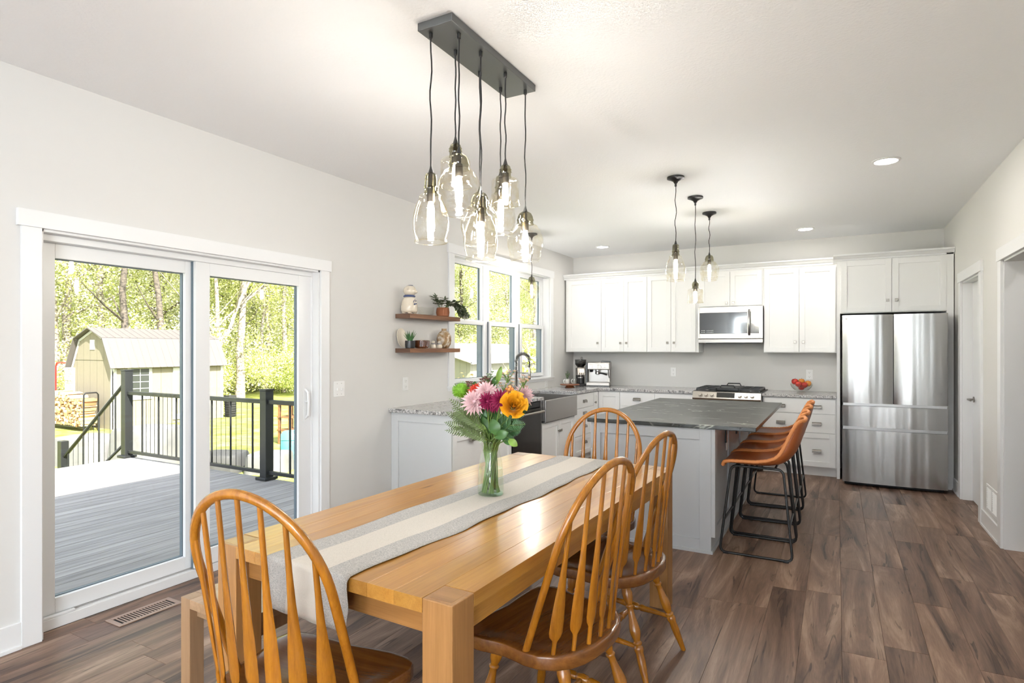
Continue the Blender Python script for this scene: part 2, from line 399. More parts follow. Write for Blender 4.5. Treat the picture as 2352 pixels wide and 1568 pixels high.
for nm, a, b_, lab in (('trim_3', E2, E3, 'white casing around the pantry door'), ('trim_4', E0, E1, 'white casing around the hall opening')):
    o = trim(nm, MB().box(XR-t, XR, a-.092, a, 0, ET).box(XR-t, XR, b_, b_+.092, 0, ET).box(XR-.024, XR, a-.105, b_+.105, ET, ET+.09), lab)
    MB().box(XR, XR2, a-.001, a+.014, 0, ET).box(XR, XR2, b_-.014, b_+.001, 0, ET).box(XR, XR2, a, b_, ET-.014, ET+.001).build('jamb', m_trim, o)
def base(name, x0, x1, y0, y1, sx):
    mb = MB().box(x0, x1, y0, y1, 0, .126)
    if sx > 0: mb.box(x1, x1+.008, y0, y1, 0, .018)
    else: mb.box(x0-.008, x0, y0, y1, 0, .018)
    trim(name, mb)
base('baseboard_left', XW, XW+.014, YR, D0-.083, 1)
base('baseboard_left.001', XW, XW+.014, D1+.083, 4.0, 1)
base('baseboard_right', XR-.014, XR, E1+.092, E2-.092, -1)
base('baseboard_right.001', XR-.014, XR, E3+.092, 7.36, -1)
base('baseboard_right.002', XR-.014, XR, YR, E0-.092, -1)

# patio door -----------------------------------------------------------
def sash(par, x, th, y0, y1, z0, z1, sl, sr, st, sb, name='sash', glass=True):
    """a sash in a plane of constant x: white inside half, slate outside half, pane between"""
    gy0, gy1, gz0, gz1 = y0+sl, y1-sr, z0+sb, z1-st
    def ring(xa, xb, e=0):
        return MB().box(xa, xb, y0, gy0+e, z0, z1).box(xa, xb, gy1-e, y1, z0, z1).box(xa, xb, gy0+e, gy1-e, z0, gz0+e).box(xa, xb, gy0+e, gy1-e, gz1-e, z1)
    s_ = ring(x, x+th/2).build(name, m_vinyl, par, bevel=.002)
    ring(x-th/2, x-.001, .004).build('exterior_face', m_extframe, s_)
    MB().box(x-.003, x+.001, gy0-.004, gy1+.004, gz0-.004, gz1+.004).build('pane', m_pane, s_)
    return s_
dr = struct('door_1', MB().box(XO, -3.47, D0+.012, D0+.03, .055, DT-.012).box(XO, -3.47, D1-.022, D1-.012, .055, DT-.012).box(XO, -3.47, D0+.03, D1-.022, 1.968, DT-.012), m_vinyl, 'white sliding glass patio door onto the deck', bevel=.002)
dr['category'] = 'door'
MB().box(XO, -3.492, D0+.012, D1-.012, 0, .055).box(-3.515, -3.492, D0+.012, D0+.19, .055, .068).build('threshold', m_vinyl, dr, bevel=.003)
MB().box(-3.54, -3.522, D0+.19, 2.25, .055, .062).build('track', m_slot, dr)
sash(dr, -3.555, .05, D0+.03, 2.30, .062, 1.968, .083, .08, .075, .078, 'fixed_panel')
sp = sash(dr, -3.505, .046, 2.256, 3.17, .062, 1.968, .096, .114, .08, .1, 'sliding_panel')
hd = MB(); hd.tube([(-3.482, 3.115, .905), (-3.45, 3.115, .93), (-3.445, 3.115, 1.02), (-3.45, 3.115, 1.10), (-3.482, 3.115, 1.125)], .009, 8)
hd.box(-3.484, -3.478, 3.1, 3.13, .88, 1.15); hd.cyl((-3.478, 3.115, 1.03), (-3.46, 3.125, 1.03), .006)
hd.build('handle', m_vinyl, sp, smooth=40)

# kitchen windows ---------------------------------------------------------
for i in range(3):
    a = W0+.012+i*(W1-W0-.024)/3; b_ = W0+.012+(i+1)*(W1-W0-.024)/3
    win = struct('window_%d' % (4+i) if i else 'window_1', MB().box(XO, -3.50, a, a+.045, WB, WT-.012).box(XO, -3.50, b_-.045, b_, WB, WT-.012).box(XO, -3.50, a+.045, b_-.045, WB, WB+.018).box(XO, -3.50, a+.045, b_-.045, WT-.03, WT-.012), m_vinyl, 'white double-hung kitchen window, %s of three' % ('nearest to the shelves', 'middle', 'nearest to the cabinets')[i])
    sash(win, -3.522, .034, a+.045, b_-.045, 1.70, WT-.03, .05, .05, .03, .045, 'upper_sash')
    sash(win, -3.487, .034, a+.045, b_-.045, WB+.018, 1.735, .042, .042, .046, .042, 'lower_sash')
    MB().box(-3.583, -3.508, b_-.052, b_-.0455, WB+.02, 1.70).build('screen_track', M('grey_track', (.24, .28, .29), .5), win)
# pantry door
pd = struct('door_2', MB().box(XR+.075, XR+.115, E2+.016, E3-.016, .008, ET-.016), m_trim, 'white pantry door beside the refrigerator', bevel=.002)
hp = MB().cyl((XR+.075, E3-.09, .955), (XR+.067, E3-.09, .955), .027, n=16).cyl((XR+.067, E3-.09, .955), (XR+.03, E3-.09, .955), .009).tube([(XR+.03, E3-.08, .955), (XR+.028, E3-.13, .955), (XR+.032, E3-.2, .953)], .009, 8)
hp.build('handle', m_pull, pd, smooth=40)

# floor register, wall register, outlets, switches --------------------------
fr = thing('floor_register', 'tan metal floor register with dark slots near the patio door', 'vent', (-3.285, 1.843, 0))
m_tan = M('tan_metal', (.36, .25, .19), .4, .3)
mb = MB().box(-3.355, -3.215, 1.675, 1.70, 0, .005).box(-3.355, -3.215, 1.985, 2.01, 0, .005).box(-3.355, -3.33, 1.70, 1.985, 0, .005).box(-3.24, -3.215, 1.70, 1.985, 0, .005)
mb.build('frame', m_tan, fr, bevel=.002); MB().box(-3.33, -3.24, 1.70, 1.985, .0003, .001).build('recess', m_dark, fr)
me = MB().box(-.045, .045, -.0035, .0035, .001, .0045).mesh('louver'); me.materials.append(m_tan)
for i in range(17): inst(me, 'louver', fr, Vector((-3.285, 1.716+i*.0158, 0))-fr.location)
wv = thing('wall_register', 'white louvered wall register above the baseboard by the hall opening', 'vent', (XR, 5.7, .264))
MB().box(XR-.008, XR, 5.515, 5.54, .16, .366).box(XR-.008, XR, 5.87, 5.895, .16, .366).box(XR-.008, XR, 5.54, 5.87, .16, .183).box(XR-.008, XR, 5.54, 5.87, .343, .366).box(XR-.008, XR, 5.69, 5.72, .183, .343).build('frame', m_plate, wv, bevel=.002)
MB().box(XR-.0015, XR, 5.54, 5.87, .183, .343).build('recess', m_slot, wv)
me = MB().add([(-.008, -.075, -.004), (-.001, -.075, .004), (-.001, .075, .004), (-.008, .075, -.004)], [(0, 1, 2, 3)]).mesh('slat'); me.materials.append(m_plate)
for yy in (5.615, 5.795):
    for i in range(11): inst(me, 'slat', wv, Vector((XR, yy, .191+i*.0145))-wv.location)
def outlet(label, c, ax, kind='outlet', gang=1, mat=m_plate):
    """ax: 'x+' plate on a wall facing +x, 'y-' facing -y"""
    mp = (lambda a, d, z: (c[0]+d, c[1]+a, c[2]+z)) if ax == 'x+' else (lambda a, d, z: (c[0]+a, c[1]-d, c[2]+z))
    o = thing('wall_outlet' if kind == 'outlet' else 'light_switch', label, kind if kind == 'outlet' else 'switch', c)
    hw = .037 if gang == 1 else .058
    MB().box(-hw, hw, 0, .005, -.06, .06, mp).build('plate', mat, o, bevel=.002)
    for g in ((0,) if gang == 1 else (-.023, .023)):
        if kind == 'outlet':
            for zz in (-.026, .026):
                MB().box(-.017, .017, .005, .0065, zz-.017, zz+.017, mp).build('socket', mat, o, bevel=.003)
                MB().box(-.008, -.0055, .0064, .007, zz-.002, zz+.008, mp).box(.0055, .008, .0064, .007, zz-.002, zz+.008, mp).box(-.003, .003, .0064, .007, zz-.012, zz-.007, mp).build('slots', m_slot, o)
        else:
            MB().box(g-.006, g+.006, .005, .017, -.014, .006, mp).build('toggle', mat, o, bevel=.002)
            for zz in (-.042, .042): MB().cyl(mp(g, .005, zz), mp(g, .0062, zz), .0028, n=8).build('screw', m_slot, o)
    return o
outlet('white two-gang light switch beside the patio door', (XW, 3.385, 1.113), 'x+', 'switch', 2)
outlet('white wall outlet under the wooden shelves', (XW, 4.197, 1.11), 'x+')
outlet('white wall outlet beneath the corner of the kitchen window', (XW, 7.135, .972), 'x+')
outlet('white wall outlet left of the stove', (-1.944, YB, 1.113), 'y-')
outlet('white wall outlet behind the fruit bowl', (-.295, YB, 1.111), 'y-')

# recessed ceiling lights
m_down = emission('downlight_glow', (1, .95, .88), 48)
for k, (x, y, lab) in enumerate(((.306, 4.967, 'round recessed ceiling light nearest the hall opening'), (-.309, 7.354, 'round recessed ceiling light in front of the refrigerator cabinet'), (-2.695, 7.355, 'round recessed ceiling light in the kitchen corner by the window'))):
    o = thing('recessed_light', lab, 'ceiling light', (x, y, H), group='recessed ceiling lights')
    MB().lathe([(.092, 0), (.092, -.004), (.074, -.008), (.068, -.003), (.068, 0)], 32, (x, y, H), caps=False).build('trim_ring', m_trim, o, smooth=40)
    MB().lathe([(.068, -.0035), (.068, -.002)], 32, (x, y, H)).build('lens', m_down, o)
for x, y in ((-2.5, -3.3), (-.3, -3.3), (-2.5, -.8), (.2, -.8), (1.75, 4.8)):  # unseen downlights added as fill, behind the camera and in the hall
    o = thing('recessed_light', 'added unseen ceiling light over the living area' if x < 1 else 'added unseen ceiling light in the hall', 'ceiling light', (x, y, H), group='added unseen lights over the living area' if x < 1 else None)
    MB().lathe([(.092, 0), (.092, -.004), (.074, -.008), (.068, -.003), (.068, 0)], 32, (x, y, H), caps=False).build('trim_ring', m_trim, o, smooth=40)
    MB().lathe([(.068, -.0035), (.068, -.002)], 32, (x, y, H)).build('lens', m_down, o)
# ------------------------------------------------------------------ kitchen cabinets
def my(y0): return lambda a, d, z: (a, y0-d, z)
def mx(x0): return lambda a, d, z: (x0+d, a, z)
def shaker(mp, a0, a1, z0, z1, fr=.057, th=.02, g=.002):
    a0 += g; a1 -= g; z0 += g; z1 -= g
    mb = MB().box(a0, a0+fr, 0, th, z0, z1, mp).box(a1-fr, a1, 0, th, z0, z1, mp).box(a0+fr, a1-fr, 0, th, z0, z0+fr, mp).box(a0+fr, a1-fr, 0, th, z1-fr, z1, mp)
    return mb.box(a0+fr-.002, a1-fr+.002, 0, th-.0125, z0+fr-.002, z1-fr+.002, mp)
def slab(mp, a0, a1, z0, z1, th=.02, g=.002): return MB().box(a0+g, a1-g, 0, th, z0+g, z1-g, mp)
def knob(mp, a, z, par, th=.02):
    mb = MB().box(a-.006, a+.006, th, th+.016, z-.006, z+.006, mp).box(a-.014, a+.014, th+.016, th+.025, z-.014, z+.014, mp)
    return mb.build('knob', m_pull, par, bevel=.002)
def pull(mp, a, z, par, w=.044, th=.02):
    pr = [(0, .019), (.012, .019), (.025, .006), (.025, -.014), (.021, -.014), (.021, .003), (.011, .014), (0, .014)]
    mb = MB().prism(pr, a-w, a+w, lambda d, zz, h: mp(h, th+d, z+zz))
    for s in (-1, 1): mb.prism([(0, .019), (.012, .019), (.025, .006), (.025, -.018), (0, -.018)], a+s*w-.002, a+s*w+.002, lambda d, zz, h: mp(h, th+d, z+zz))
    return mb.build('pull', m_pull, par)
ZB, ZT, TOE = .876, .91, .1
def cabinet(name, label, mp, a0, a1, z0, z1, depth, mat=m_cab, loc=None, toe=False, group=None):
    p = Vector(mp((a0+a1)/2, -depth/2, 0 if toe else z0))
    o = thing(name, label, 'cabinet', p, group=group)
    mb = MB().box(a0, a1, -depth, -.0005, z0, z1, mp)
    b = mb.build('body', mat, o)
    if toe: MB().box(a0, a1, -depth, -.06, 0, z0, mp).build('toe_kick', mat, o)
    return o
def door(o, mp, a0, a1, z0, z1, kn=None, mat=m_cab, name='door', sh=True):
    d = (shaker if sh else slab)(mp, a0, a1, z0, z1).build(name, mat, o, bevel=.0012)
    if kn: knob(mp, kn[0], kn[1], d)
    return d
def drawer(o, mp, a0, a1, z0, z1, sh=False, pulls=None, mat=m_cab):
    d = (shaker if sh else slab)(mp, a0, a1, z0, z1).build('drawer', mat, o, bevel=.0012)
    for a, z in (pulls or []): pull(mp, a, z, d)
    return d

# left run, facing the room (+x)
LX = mx(-2.79)
gb = 'white base cabinets along the window wall'
o = cabinet('base_cabinet', 'white base cabinet with panelled end at the counter end near the patio door', LX, 4.02, 4.61, TOE, ZB, .60, toe=True, group=gb)
drawer(o, LX, 4.02, 4.61, .715, ZB-.01, pulls=[(4.315, .79)])
d = door(o, LX, 4.02, 4.61, TOE+.01, .71); pull(LX, 4.315, .645, d)
ep = my(4.02)
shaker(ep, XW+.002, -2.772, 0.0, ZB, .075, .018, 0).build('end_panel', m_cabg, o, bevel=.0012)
o = cabinet('base_cabinet', 'narrow white base cabinet between the dishwasher and the counter end', LX, 4.61, 5.02, TOE, ZB, .60, toe=True, group=gb)
drawer(o, LX, 4.61, 5.02, .715, ZB-.01, pulls=[(4.815, .79)]); door(o, LX, 4.61, 5.02, TOE+.01, .71, (4.655, .64))
dw = thing('dishwasher', 'black stainless dishwasher with bar handle beside the farmhouse sink', 'dishwasher', (-3.1, 5.36, 0))
MB().box(5.025, 5.695, -.58, 0, .1, ZB, LX).box(5.03, 5.69, -.58, -.06, 0, .1, LX).build('body', m_dark, dw)
m_blacksteel = steel('black_stainless', (.10, .097, .094), .32)
MB().box(5.055, 5.665, 0, .025, .11, .80, LX).build('door', m_blacksteel, dw, bevel=.004)
MB().box(5.055, 5.665, 0, .02, .81, .868, LX).build('control_strip', m_black, dw, bevel=.003)
MB().box(5.665, 5.69, 0, .018, .11, .87, LX).build('side_strip', m_steel, dw)
bh = MB().tube([LX(5.075, .07, .765), LX(5.645, .07, .765)], .0125, 12)
for a in (5.10, 5.62): bh.tube([LX(a, .02, .765), LX(a, .07, .765)], .009, 8)
bh.build('handle', m_steelw, dw, smooth=40)
o = cabinet('sink_cabinet', 'white two-door cabinet under the farmhouse sink', LX, 5.695, 6.585, TOE, .625, .60, toe=True, group=gb)
door(o, LX, 5.70, 6.14, TOE+.01, .62, (6.112, .50)); door(o, LX, 6.14, 6.58, TOE+.01, .62, (6.168, .50))
o = cabinet('drawer_cabinet', 'white four-drawer cabinet on the window wall right of the sink', LX, 6.585, 7.225, TOE, ZB, .60, toe=True, group=gb)
for z0, z1, zp, sh in ((.69, ZB-.01, .772, False), (.535, .69, .625, False), (.352, .535, .46, False), (TOE+.01, .352, .262, True)):
    drawer(o, LX, 6.585, 7.225, z0, z1, sh, [(6.905, zp)])
BY = my(7.42)
o = thing('corner_cabinet', 'white corner base cabinet with folding door below the coffee maker', 'cabinet', (-3.0, 7.7, 0), group=gb)
MB().prism([(-3.40, 7.225), (-2.79, 7.225), (-2.79, 7.42), (-2.475, 7.42), (-2.475, 8.06), (-3.40, 8.06)], TOE, ZB).build('body', m_cab, o)
MB().prism([(-3.40, 7.225), (-2.85, 7.225), (-2.85, 7.48), (-2.475, 7.48), (-2.475, 8.06), (-3.40, 8.06)], 0, TOE).build('toe_kick', m_cab, o)
d = shaker(LX, 7.227, 7.398, TOE+.01, ZB-.012, .05).build('door', m_cab, o, bevel=.0012); knob(LX, 7.262, .73, d)
shaker(BY, -2.768, -2.477, TOE+.01, ZB-.012, .057).build('door', m_cab, o, bevel=.0012)

# back run, facing the room (-y)
gb2 = 'white base cabinets along the back wall'
for a0, a1, lab in ((-2.475, -2.02, 'white drawer base cabinet next to the corner cabinet'), (-2.02, -1.545, 'white drawer base cabinet left of the stove')):
    o = cabinet('drawer_cabinet', lab, BY, a0, a1, TOE, ZB, .63, toe=True, group=gb2)
    for z0, z1, sh in ((.69, ZB-.01, False), (.40, .69, False), (TOE+.01, .40, True)): drawer(o, BY, a0, a1, z0, z1, sh, [((a0+a1)/2, (z0+z1)/2)])
o = cabinet('drawer_cabinet', 'wide white three-drawer cabinet between the stove and refrigerator', BY, -.758, -.004, TOE, ZB, .63, toe=True, group=gb2)
for z0, z1, sh in ((.70, ZB-.01, False), (.488, .70, False), (TOE+.01, .488, True)):
    zp = (z0+z1)/2-.005 if not sh else .285
    drawer(o, BY, -.738, -.014, z0, z1, sh, [(-.564, zp), (-.198, zp)])
# counters
ct = thing('countertop', 'L-shaped grey granite countertop along the window and back walls', 'countertop', (-3.07, 6, ZB))
MB().prism([(XW+.001, 3.965), (-2.748, 3.965), (-2.748, 5.70), (-3.23, 5.70), (-3.23, 6.585), (-2.748, 6.585), (-2.748, 7.375), (-1.538, 7.375), (-1.538, YB-.001), (XW+.001, YB-.001)], ZB+.0005, ZT).build('slab', m_granite, ct, bevel=.005)
solo(MB().box(-.762, -.004, 7.375, YB-.001, ZB+.0005, ZT), 'countertop', m_granite, 'short grey granite countertop between the stove and refrigerator', 'countertop', (-.38, 7.72, ZB), bevel=.005)
# sink and faucet
sk = thing('farmhouse_sink', 'stainless apron-front farmhouse sink set in the granite counter', 'sink', (-2.98, 6.14, .63))
X0, X1, Y0, Y1, Z0, Z1 = -3.26, -2.728, 5.708, 6.577, .632, .873
sk_m = steel('brushed_sink', (.42, .40, .38), .34)
MB().box(X1-.02, X1, Y0, Y1, Z0, Z1).build('apron', sk_m, sk, bevel=.012, seg=3)
MB().box(X0, X0+.012, Y0, Y1, Z0+.02, Z1).box(X0+.012, X1-.02, Y0, Y0+.012, Z0+.02, Z1).box(X0+.012, X1-.02, Y1-.012, Y1, Z0+.02, Z1).box(X0+.012, X1-.02, Y0+.012, Y1-.012, Z0+.01, Z0+.02).build('basin', sk_m, sk)
fc = thing('faucet', 'chrome spring pull-down kitchen faucet behind the sink', 'faucet', (-3.30, 6.09, ZT))
fx, fy = -3.30, 6.09
MB().lathe([(.028, ZT), (.028, ZT+.012), (.017, ZT+.02), (.016, 1.15), (.019, 1.155), (.019, 1.175), (.012, 1.18)], 20, (fx, fy, 0)).build('post', m_steelw, fc, smooth=40)
arc = [Vector((fx, fy, 1.17))]
for k in range(0, 19):
    a = PI-PI*k/18; arc.append(Vector((fx+.085+.085*math.cos(a), fy+.012*k/18, 1.285+.085*math.sin(a))))
arc.append(Vector((fx+.17, fy+.012, 1.2)))
MB().tube(arc, .008, 8).build('hose', m_black, fc, smooth=60)
coil = []; nt_ = 26
for k in range(nt_*8+1):
    u = k/(nt_*8)*(len(arc)-1); i = min(int(u), len(arc)-2); p = arc[i].lerp(arc[i+1], u-i); tt = (arc[i+1]-arc[i]).normalized()
    n1 = Vector((0, 1, 0)); n2 = tt.cross(n1); a = 2*PI*k/8
    coil.append(p+(n1*math.cos(a)+n2*math.sin(a))*.019)
MB().tube(coil, .0034, 5).build('spring', m_steeld, fc, smooth=60)
MB().lathe([(.012, 1.07), (.017, 1.08), (.017, 1.15), (.013, 1.2), (.01, 1.21)], 16, (fx+.17, fy+.012, 0)).build('spray_head', m_steelw, fc, smooth=40)
MB().tube([(fx, fy, 1.145), (fx+.17, fy+.012, 1.145)], .006, 8).build('support_arm', m_steelw, fc, smooth=40)
MB().tube([(fx, fy-.015, .96), (fx+.01, fy-.06, .965), (fx+.01, fy-.1, .985)], .006, 8).build('lever', m_steelw, fc, smooth=40)

# upper cabinets
UY = my(7.74); gu = 'white wall cabinets'
UB, UT = 1.38, 2.40
def upper(label, a0, a1, doors, z0=UB, ztop=2.385, depth=.328):
    o = cabinet('wall_cabinet', label, UY, a0, a1, z0, UT, depth, group=gu)
    for b0, b1, k in doors: door(o, UY, b0, b1, z0+.006, ztop, (k, z0+.125 if z0 < 1.5 else z0+.045))
    return o
upper('white single-door wall cabinet in the corner by the window', -3.385, -2.85, [(-3.352, -2.85, -2.897)])
upper('white two-door wall cabinet above the espresso machine', -2.849, -2.21, [(-2.849, -2.53, -2.573), (-2.53, -2.21, -2.487)])
upper('white two-door wall cabinet left of the microwave', -2.209, -1.545, [(-2.209, -1.893, -1.936), (-1.893, -1.577, -1.85)])
upper('short white two-door wall cabinet above the microwave', -1.544, -.779, [(-1.53, -1.163, -1.203), (-1.163, -.795, -1.122)], z0=1.95)
upper('white two-door wall cabinet between the microwave and refrigerator', -.778, -.004, [(-.772, -.39, -.434), (-.39, -.014, -.345)])
cr = [(0, 2.4), (0, 2.42), (.012, 2.425), (.03, 2.455), (.038, 2.458), (.038, 2.472), (-.1, 2.472), (-.1, 2.4)]
struct('trim_5', MB().prism(cr, XW+.002, -.04, lambda d, z, h: (h, 7.72-d, z)), m_trim, 'white crown moulding on the wall cabinets')
# refrigerator surround
FY = my(7.38)
o = thing('refrigerator_cabinet', 'tall white cabinet surround with two doors over the refrigerator', 'cabinet', (.5, 7.7, 0))
MB().box(-.002, .03, 7.385, 8.06, 0, 2.40).box(.972, 1.032, 7.36, 8.06, 0, 2.40).build('side_panel', m_cab, o, bevel=.0012)
MB().box(.03, .972, 7.3805, 8.06, 1.81, 2.40).build('body', m_cab, o)
door(o, FY, .036, .505, 1.815, 2.378, (.466, 1.938)); door(o, FY, .505, .978, 1.815, 2.378, (.544, 1.938))
crf = [(0, 2.385), (0, 2.40), (.012, 2.405), (.03, 2.425), (.045, 2.43), (.045, 2.448), (-.25, 2.448), (-.25, 2.385)]
MB().prism(crf, -.035, 1.037, lambda d, z, h: (h, 7.36-d, z)).build('crown', m_trim, o)
# refrigerator
rf = thing('refrigerator', 'stainless french-door refrigerator with two lower drawers', 'refrigerator', (.5, 7.55, 0))
MB().box(.06, .943, 7.175, 7.98, .03, 1.765).build('body', M('fridge_side', (.12, .12, .125), .5, .3), rf)
MB().box(.07, .93, 7.19, 7.9, 0, .03).build('base', m_dark, rf)
def bulge(x0, x1, z0, z1, yf=7.10, yb=7.17, dep=.022):
    n = 17; fr_ = []; bk = []
    for i in range(n):
        u = i/(n-1); x = x0+(x1-x0)*u; y = yf+dep*abs(2*u-1)**4+.004*abs(2*u-1)
        fr_.append((x, y)); bk.append((x, yb))
    return MB().prism(fr_+bk[::-1], z0, z1)
for x0, x1 in ((.049, .4995), (.5065, .953)):
    d = bulge(x0, x1, .862, 1.777).build('door', m_fridge, rf, smooth=30)
    if x0 < .1:
        MB().cyl((.085, 7.1105, 1.737), (.085, 7.108, 1.737), .011, n=16).build('logo', m_pull, d)
bulge(.049, .953, .617, .832).build('drawer', m_fridge, rf, smooth=30); bulge(.049, .953, .036, .583).build('drawer', m_fridge, rf, smooth=30)
for z0, z1 in ((.834, .86), (.585, .615)): MB().box(.055, .948, 7.135, 7.172, z0, z1).build('handle_recess', m_steel, rf)
# microwave
mw = thing('microwave', 'stainless over-the-range microwave with dark glass door', 'microwave', (-1.158, 7.85, 1.5))
A0, A1 = -1.538, -.78; zt, zb = 1.944, 1.552; aw = A1-A0
m_dglass = M('black_glass', (.008, .009, .010), .05, coat=.5)
MB().box(A0, A1, 7.69, 8.05, zb, zt).build('body', m_black, mw)
fm = my(7.69)
a = lambda u: A0+aw*u
zf = lambda v: zt-(zt-zb)*v
fr2 = MB()
for u0, u1, v0, v1 in ((0, .028, 0, 1), (.944, 1, 0, 1), (.028, .944, 0, .18), (.028, .944, .84, 1), (.77, .822, .18, .84)): fr2.box(a(u0), a(u1), 0, .035, zf(v1), zf(v0), fm)
fd = fr2.build('door', m_steelw, mw, bevel=.003)
MB().box(a(.028), a(.77), 0, .031, zf(.84), zf(.18), fm).build('window', m_dglass, fd); MB().box(a(.822), a(.944), 0, .031, zf(.84), zf(.18), fm).build('control_panel', m_dglass, fd)
MB().tube([fm(a(.80), .035, zf(.10)), fm(a(.80), .062, zf(.16)), fm(a(.80), .072, zf(.5)), fm(a(.80), .062, zf(.84)), fm(a(.80), .035, zf(.90))], [(.014, .006)]*5, 10, ref=(1, 0, 0)).build('handle', m_steel, mw, smooth=50)
bt = MB()
for i in range(8):
    for j in range(2):
        uu = .055+i*.023+(.015 if i > 2 else 0); bt.box(a(uu), a(uu+.012), .031, .0315, zf(.80-.055*j), zf(.785-.055*j), fm)
bt.build('button_marks', m_plate, fd)
vt = MB().box(A0, A1, 7.66, 8.04, 1.5, zb-.004).build('vent_grille', m_steeld, mw, bevel=.004)
MB().box(A0+.09, A1-.06, 7.70, 8.0, 1.492, 1.5).build('underside', m_black, mw)
lt = MB(); ax0 = a(.06)
for x0, x1, z0, z1 in ((0, .003, 0, .014), (0, .009, 0, .003), (.012, .015, 0, .014), (.012, .022, .011, .014), (.012, .022, 0, .003), (.019, .022, 0, .008), (.017, .022, .006, .008)): lt.box(ax0+x0, ax0+x1, 7.6540, 7.655, 1.566+z0, 1.566+z1)
lt.build('lettering', m_plate, mw)
MB().cyl((a(.04), 7.655, 1.573), (a(.04), 7.654, 1.573), .009, n=18).build('logo', m_plate, mw)
# range
rg = thing('gas_range', 'stainless slide-in gas range with black grates and six knobs', 'stove', (-1.15, 7.7, 0))
R0, R1 = -1.532, -.764
MB().box(R0, R1, 7.375, 8.05, .03, .912).build('body', m_steeld, rg)
prof = [(7.375, .916), (7.34, .918), (7.325, .912), (7.29, .838), (7.30, .82), (7.375, .80)]
MB().prism(prof, R0, R1, lambda y, z, h: (h, y, z)).build('control_panel', m_steelw, rg, bevel=.003)
MB().box(R0+.01, R1-.01, 7.33, 7.375, .2, .785).build('oven_door', m_steelw, rg, bevel=.004)
MB().tube([(R0+.06, 7.285, .74), (R1-.06, 7.285, .74)], .012, 10).tube([(R0+.08, 7.33, .74), (R0+.08, 7.285, .74)], .009, 8).tube([(R1-.08, 7.33, .74), (R1-.08, 7.285, .74)], .009, 8).build('oven_handle', m_steelw, rg, smooth=40)
MB().box(R0+.01, R1-.01, 7.34, 7.375, .05, .19).build('storage_drawer', m_steelw, rg, bevel=.004)
nrm = Vector((0, -.074, .035)).normalized()
for x in (-1.44, -1.372, -1.304, -.995, -.927, -.859):
    p = Vector((x, 7.308, .875)); MB().turn(p, p+nrm*.032, [(0, .027), (.3, .027), (.31, .022), (1, .02)], 18).build('knob', m_steelw, rg, smooth=30)
dp = MB()
for s_, e_ in (((0, -.0005), (0, 0)),):
    pa, pb = Vector((0, 7.3215, .9065)), Vector((0, 7.2955, .851))
    dp.add([(-1.252, pa.y-.002, pa.z+.001), (-1.05, pa.y-.002, pa.z+.001), (-1.05, pb.y-.002, pb.z+.001), (-1.252, pb.y-.002, pb.z+.001), (-1.252, pa.y+.003, pa.z-.001), (-1.05, pa.y+.003, pa.z-.001), (-1.05, pb.y+.003, pb.z-.001), (-1.252, pb.y+.003, pb.z-.001)],
           [(0, 1, 2, 3), (4, 7, 6, 5), (0, 4, 5, 1), (1, 5, 6, 2), (2, 6, 7, 3), (3, 7, 4, 0)])
dp.build('display', m_dglass, rg)
MB().box(R0-.004, R1+.004, 7.38, 8.05, .912, .918).build('cooktop', m_black, rg)
for gx0, gx1 in ((R0+.03, -1.285), (-1.015, R1-.03)):
    g_ = MB()
    for x in (gx0, (gx0+gx1)/2, gx1): g_.box(x-.006, x+.006, 7.42, 7.98, .935, .952)
    for y in (7.42, 7.56, 7.70, 7.84, 7.98): g_.box(gx0, gx1, y-.006, y+.006, .935, .952)
    for x in (gx0, gx1):
        for y in (7.42, 7.98): g_.box(x-.008, x+.008, y-.008, y+.008, .918, .94)
    g_.build('grate', m_black, rg)
for x, y in ((-1.4, 7.55), (-1.4, 7.86), (-.9, 7.55), (-.9, 7.86)):
    MB().lathe([(.045, .918), (.045, .928), (.03, .932), (.03, .936)], 18, (x, y, 0)).build('burner', m_steeld, rg, smooth=30)
gr = thing('griddle', 'black cast iron griddle with loop handle on the middle of the range', 'griddle', (-1.15, 7.7, .918))
MB().box(-1.275, -1.025, 7.43, 7.97, .92, .958).build('plate', m_black, gr, bevel=.006)
for y, s_ in ((7.45, -1), (7.95, 1)):
    MB().tube([(-1.235, y, .957), (-1.22, y+.01*s_, .985), (-1.08, y+.01*s_, .985), (-1.065, y, .957)], .007, 8).build('handle', m_black, gr, smooth=50)

# island ----------------------------------------------------------------------
IX0, IX1, IY0, IY1 = -1.655, -.766, 4.275, 6.30
IZ0, IZ1 = .868, .897
il = thing('kitchen_island', 'grey panelled kitchen island body under the dark stone top', 'island', (-1.2, 5.28, 0))
MB().box(IX0, IX1, IY0, IY1, .0, IZ0-.001).build('body', m_isl, il)
shaker(my(IY0), IX0, IX1, .015, IZ0-.001, .078, .018, 0).build('end_panel', m_isl, il, bevel=.0012)
MB().box(IX0, IX1+.012, IY0-.03, IY0-.018, 0, .022).box(IX1, IX1+.012, IY0-.018, IY1, 0, .022).build('shoe_moulding', m_isl, il)
MB().box(IX1, IX1+.026, IY0-.016, IY0+.065, .115, IZ0-.001).build('corner_post', m_isl, il, bevel=.0012)
for k in range(3):
    a0 = IY0+.08+k*.645
    shaker(mx(IX1), a0, a0+.645, .10, IZ0-.002, .06, .014, 0).build('side_panel', m_isl, il, bevel=.0012)
solo(MB().box(-1.678, -.473, 4.237, 6.352, IZ0, IZ1), 'island_countertop', m_soap, 'dark veined soapstone top on the kitchen island', 'countertop', (-1.07, 5.3, IZ0), bevel=.004)
outlet('white outlet on the stool side of the island', (IX1+.014, 4.83, .70), 'x+')
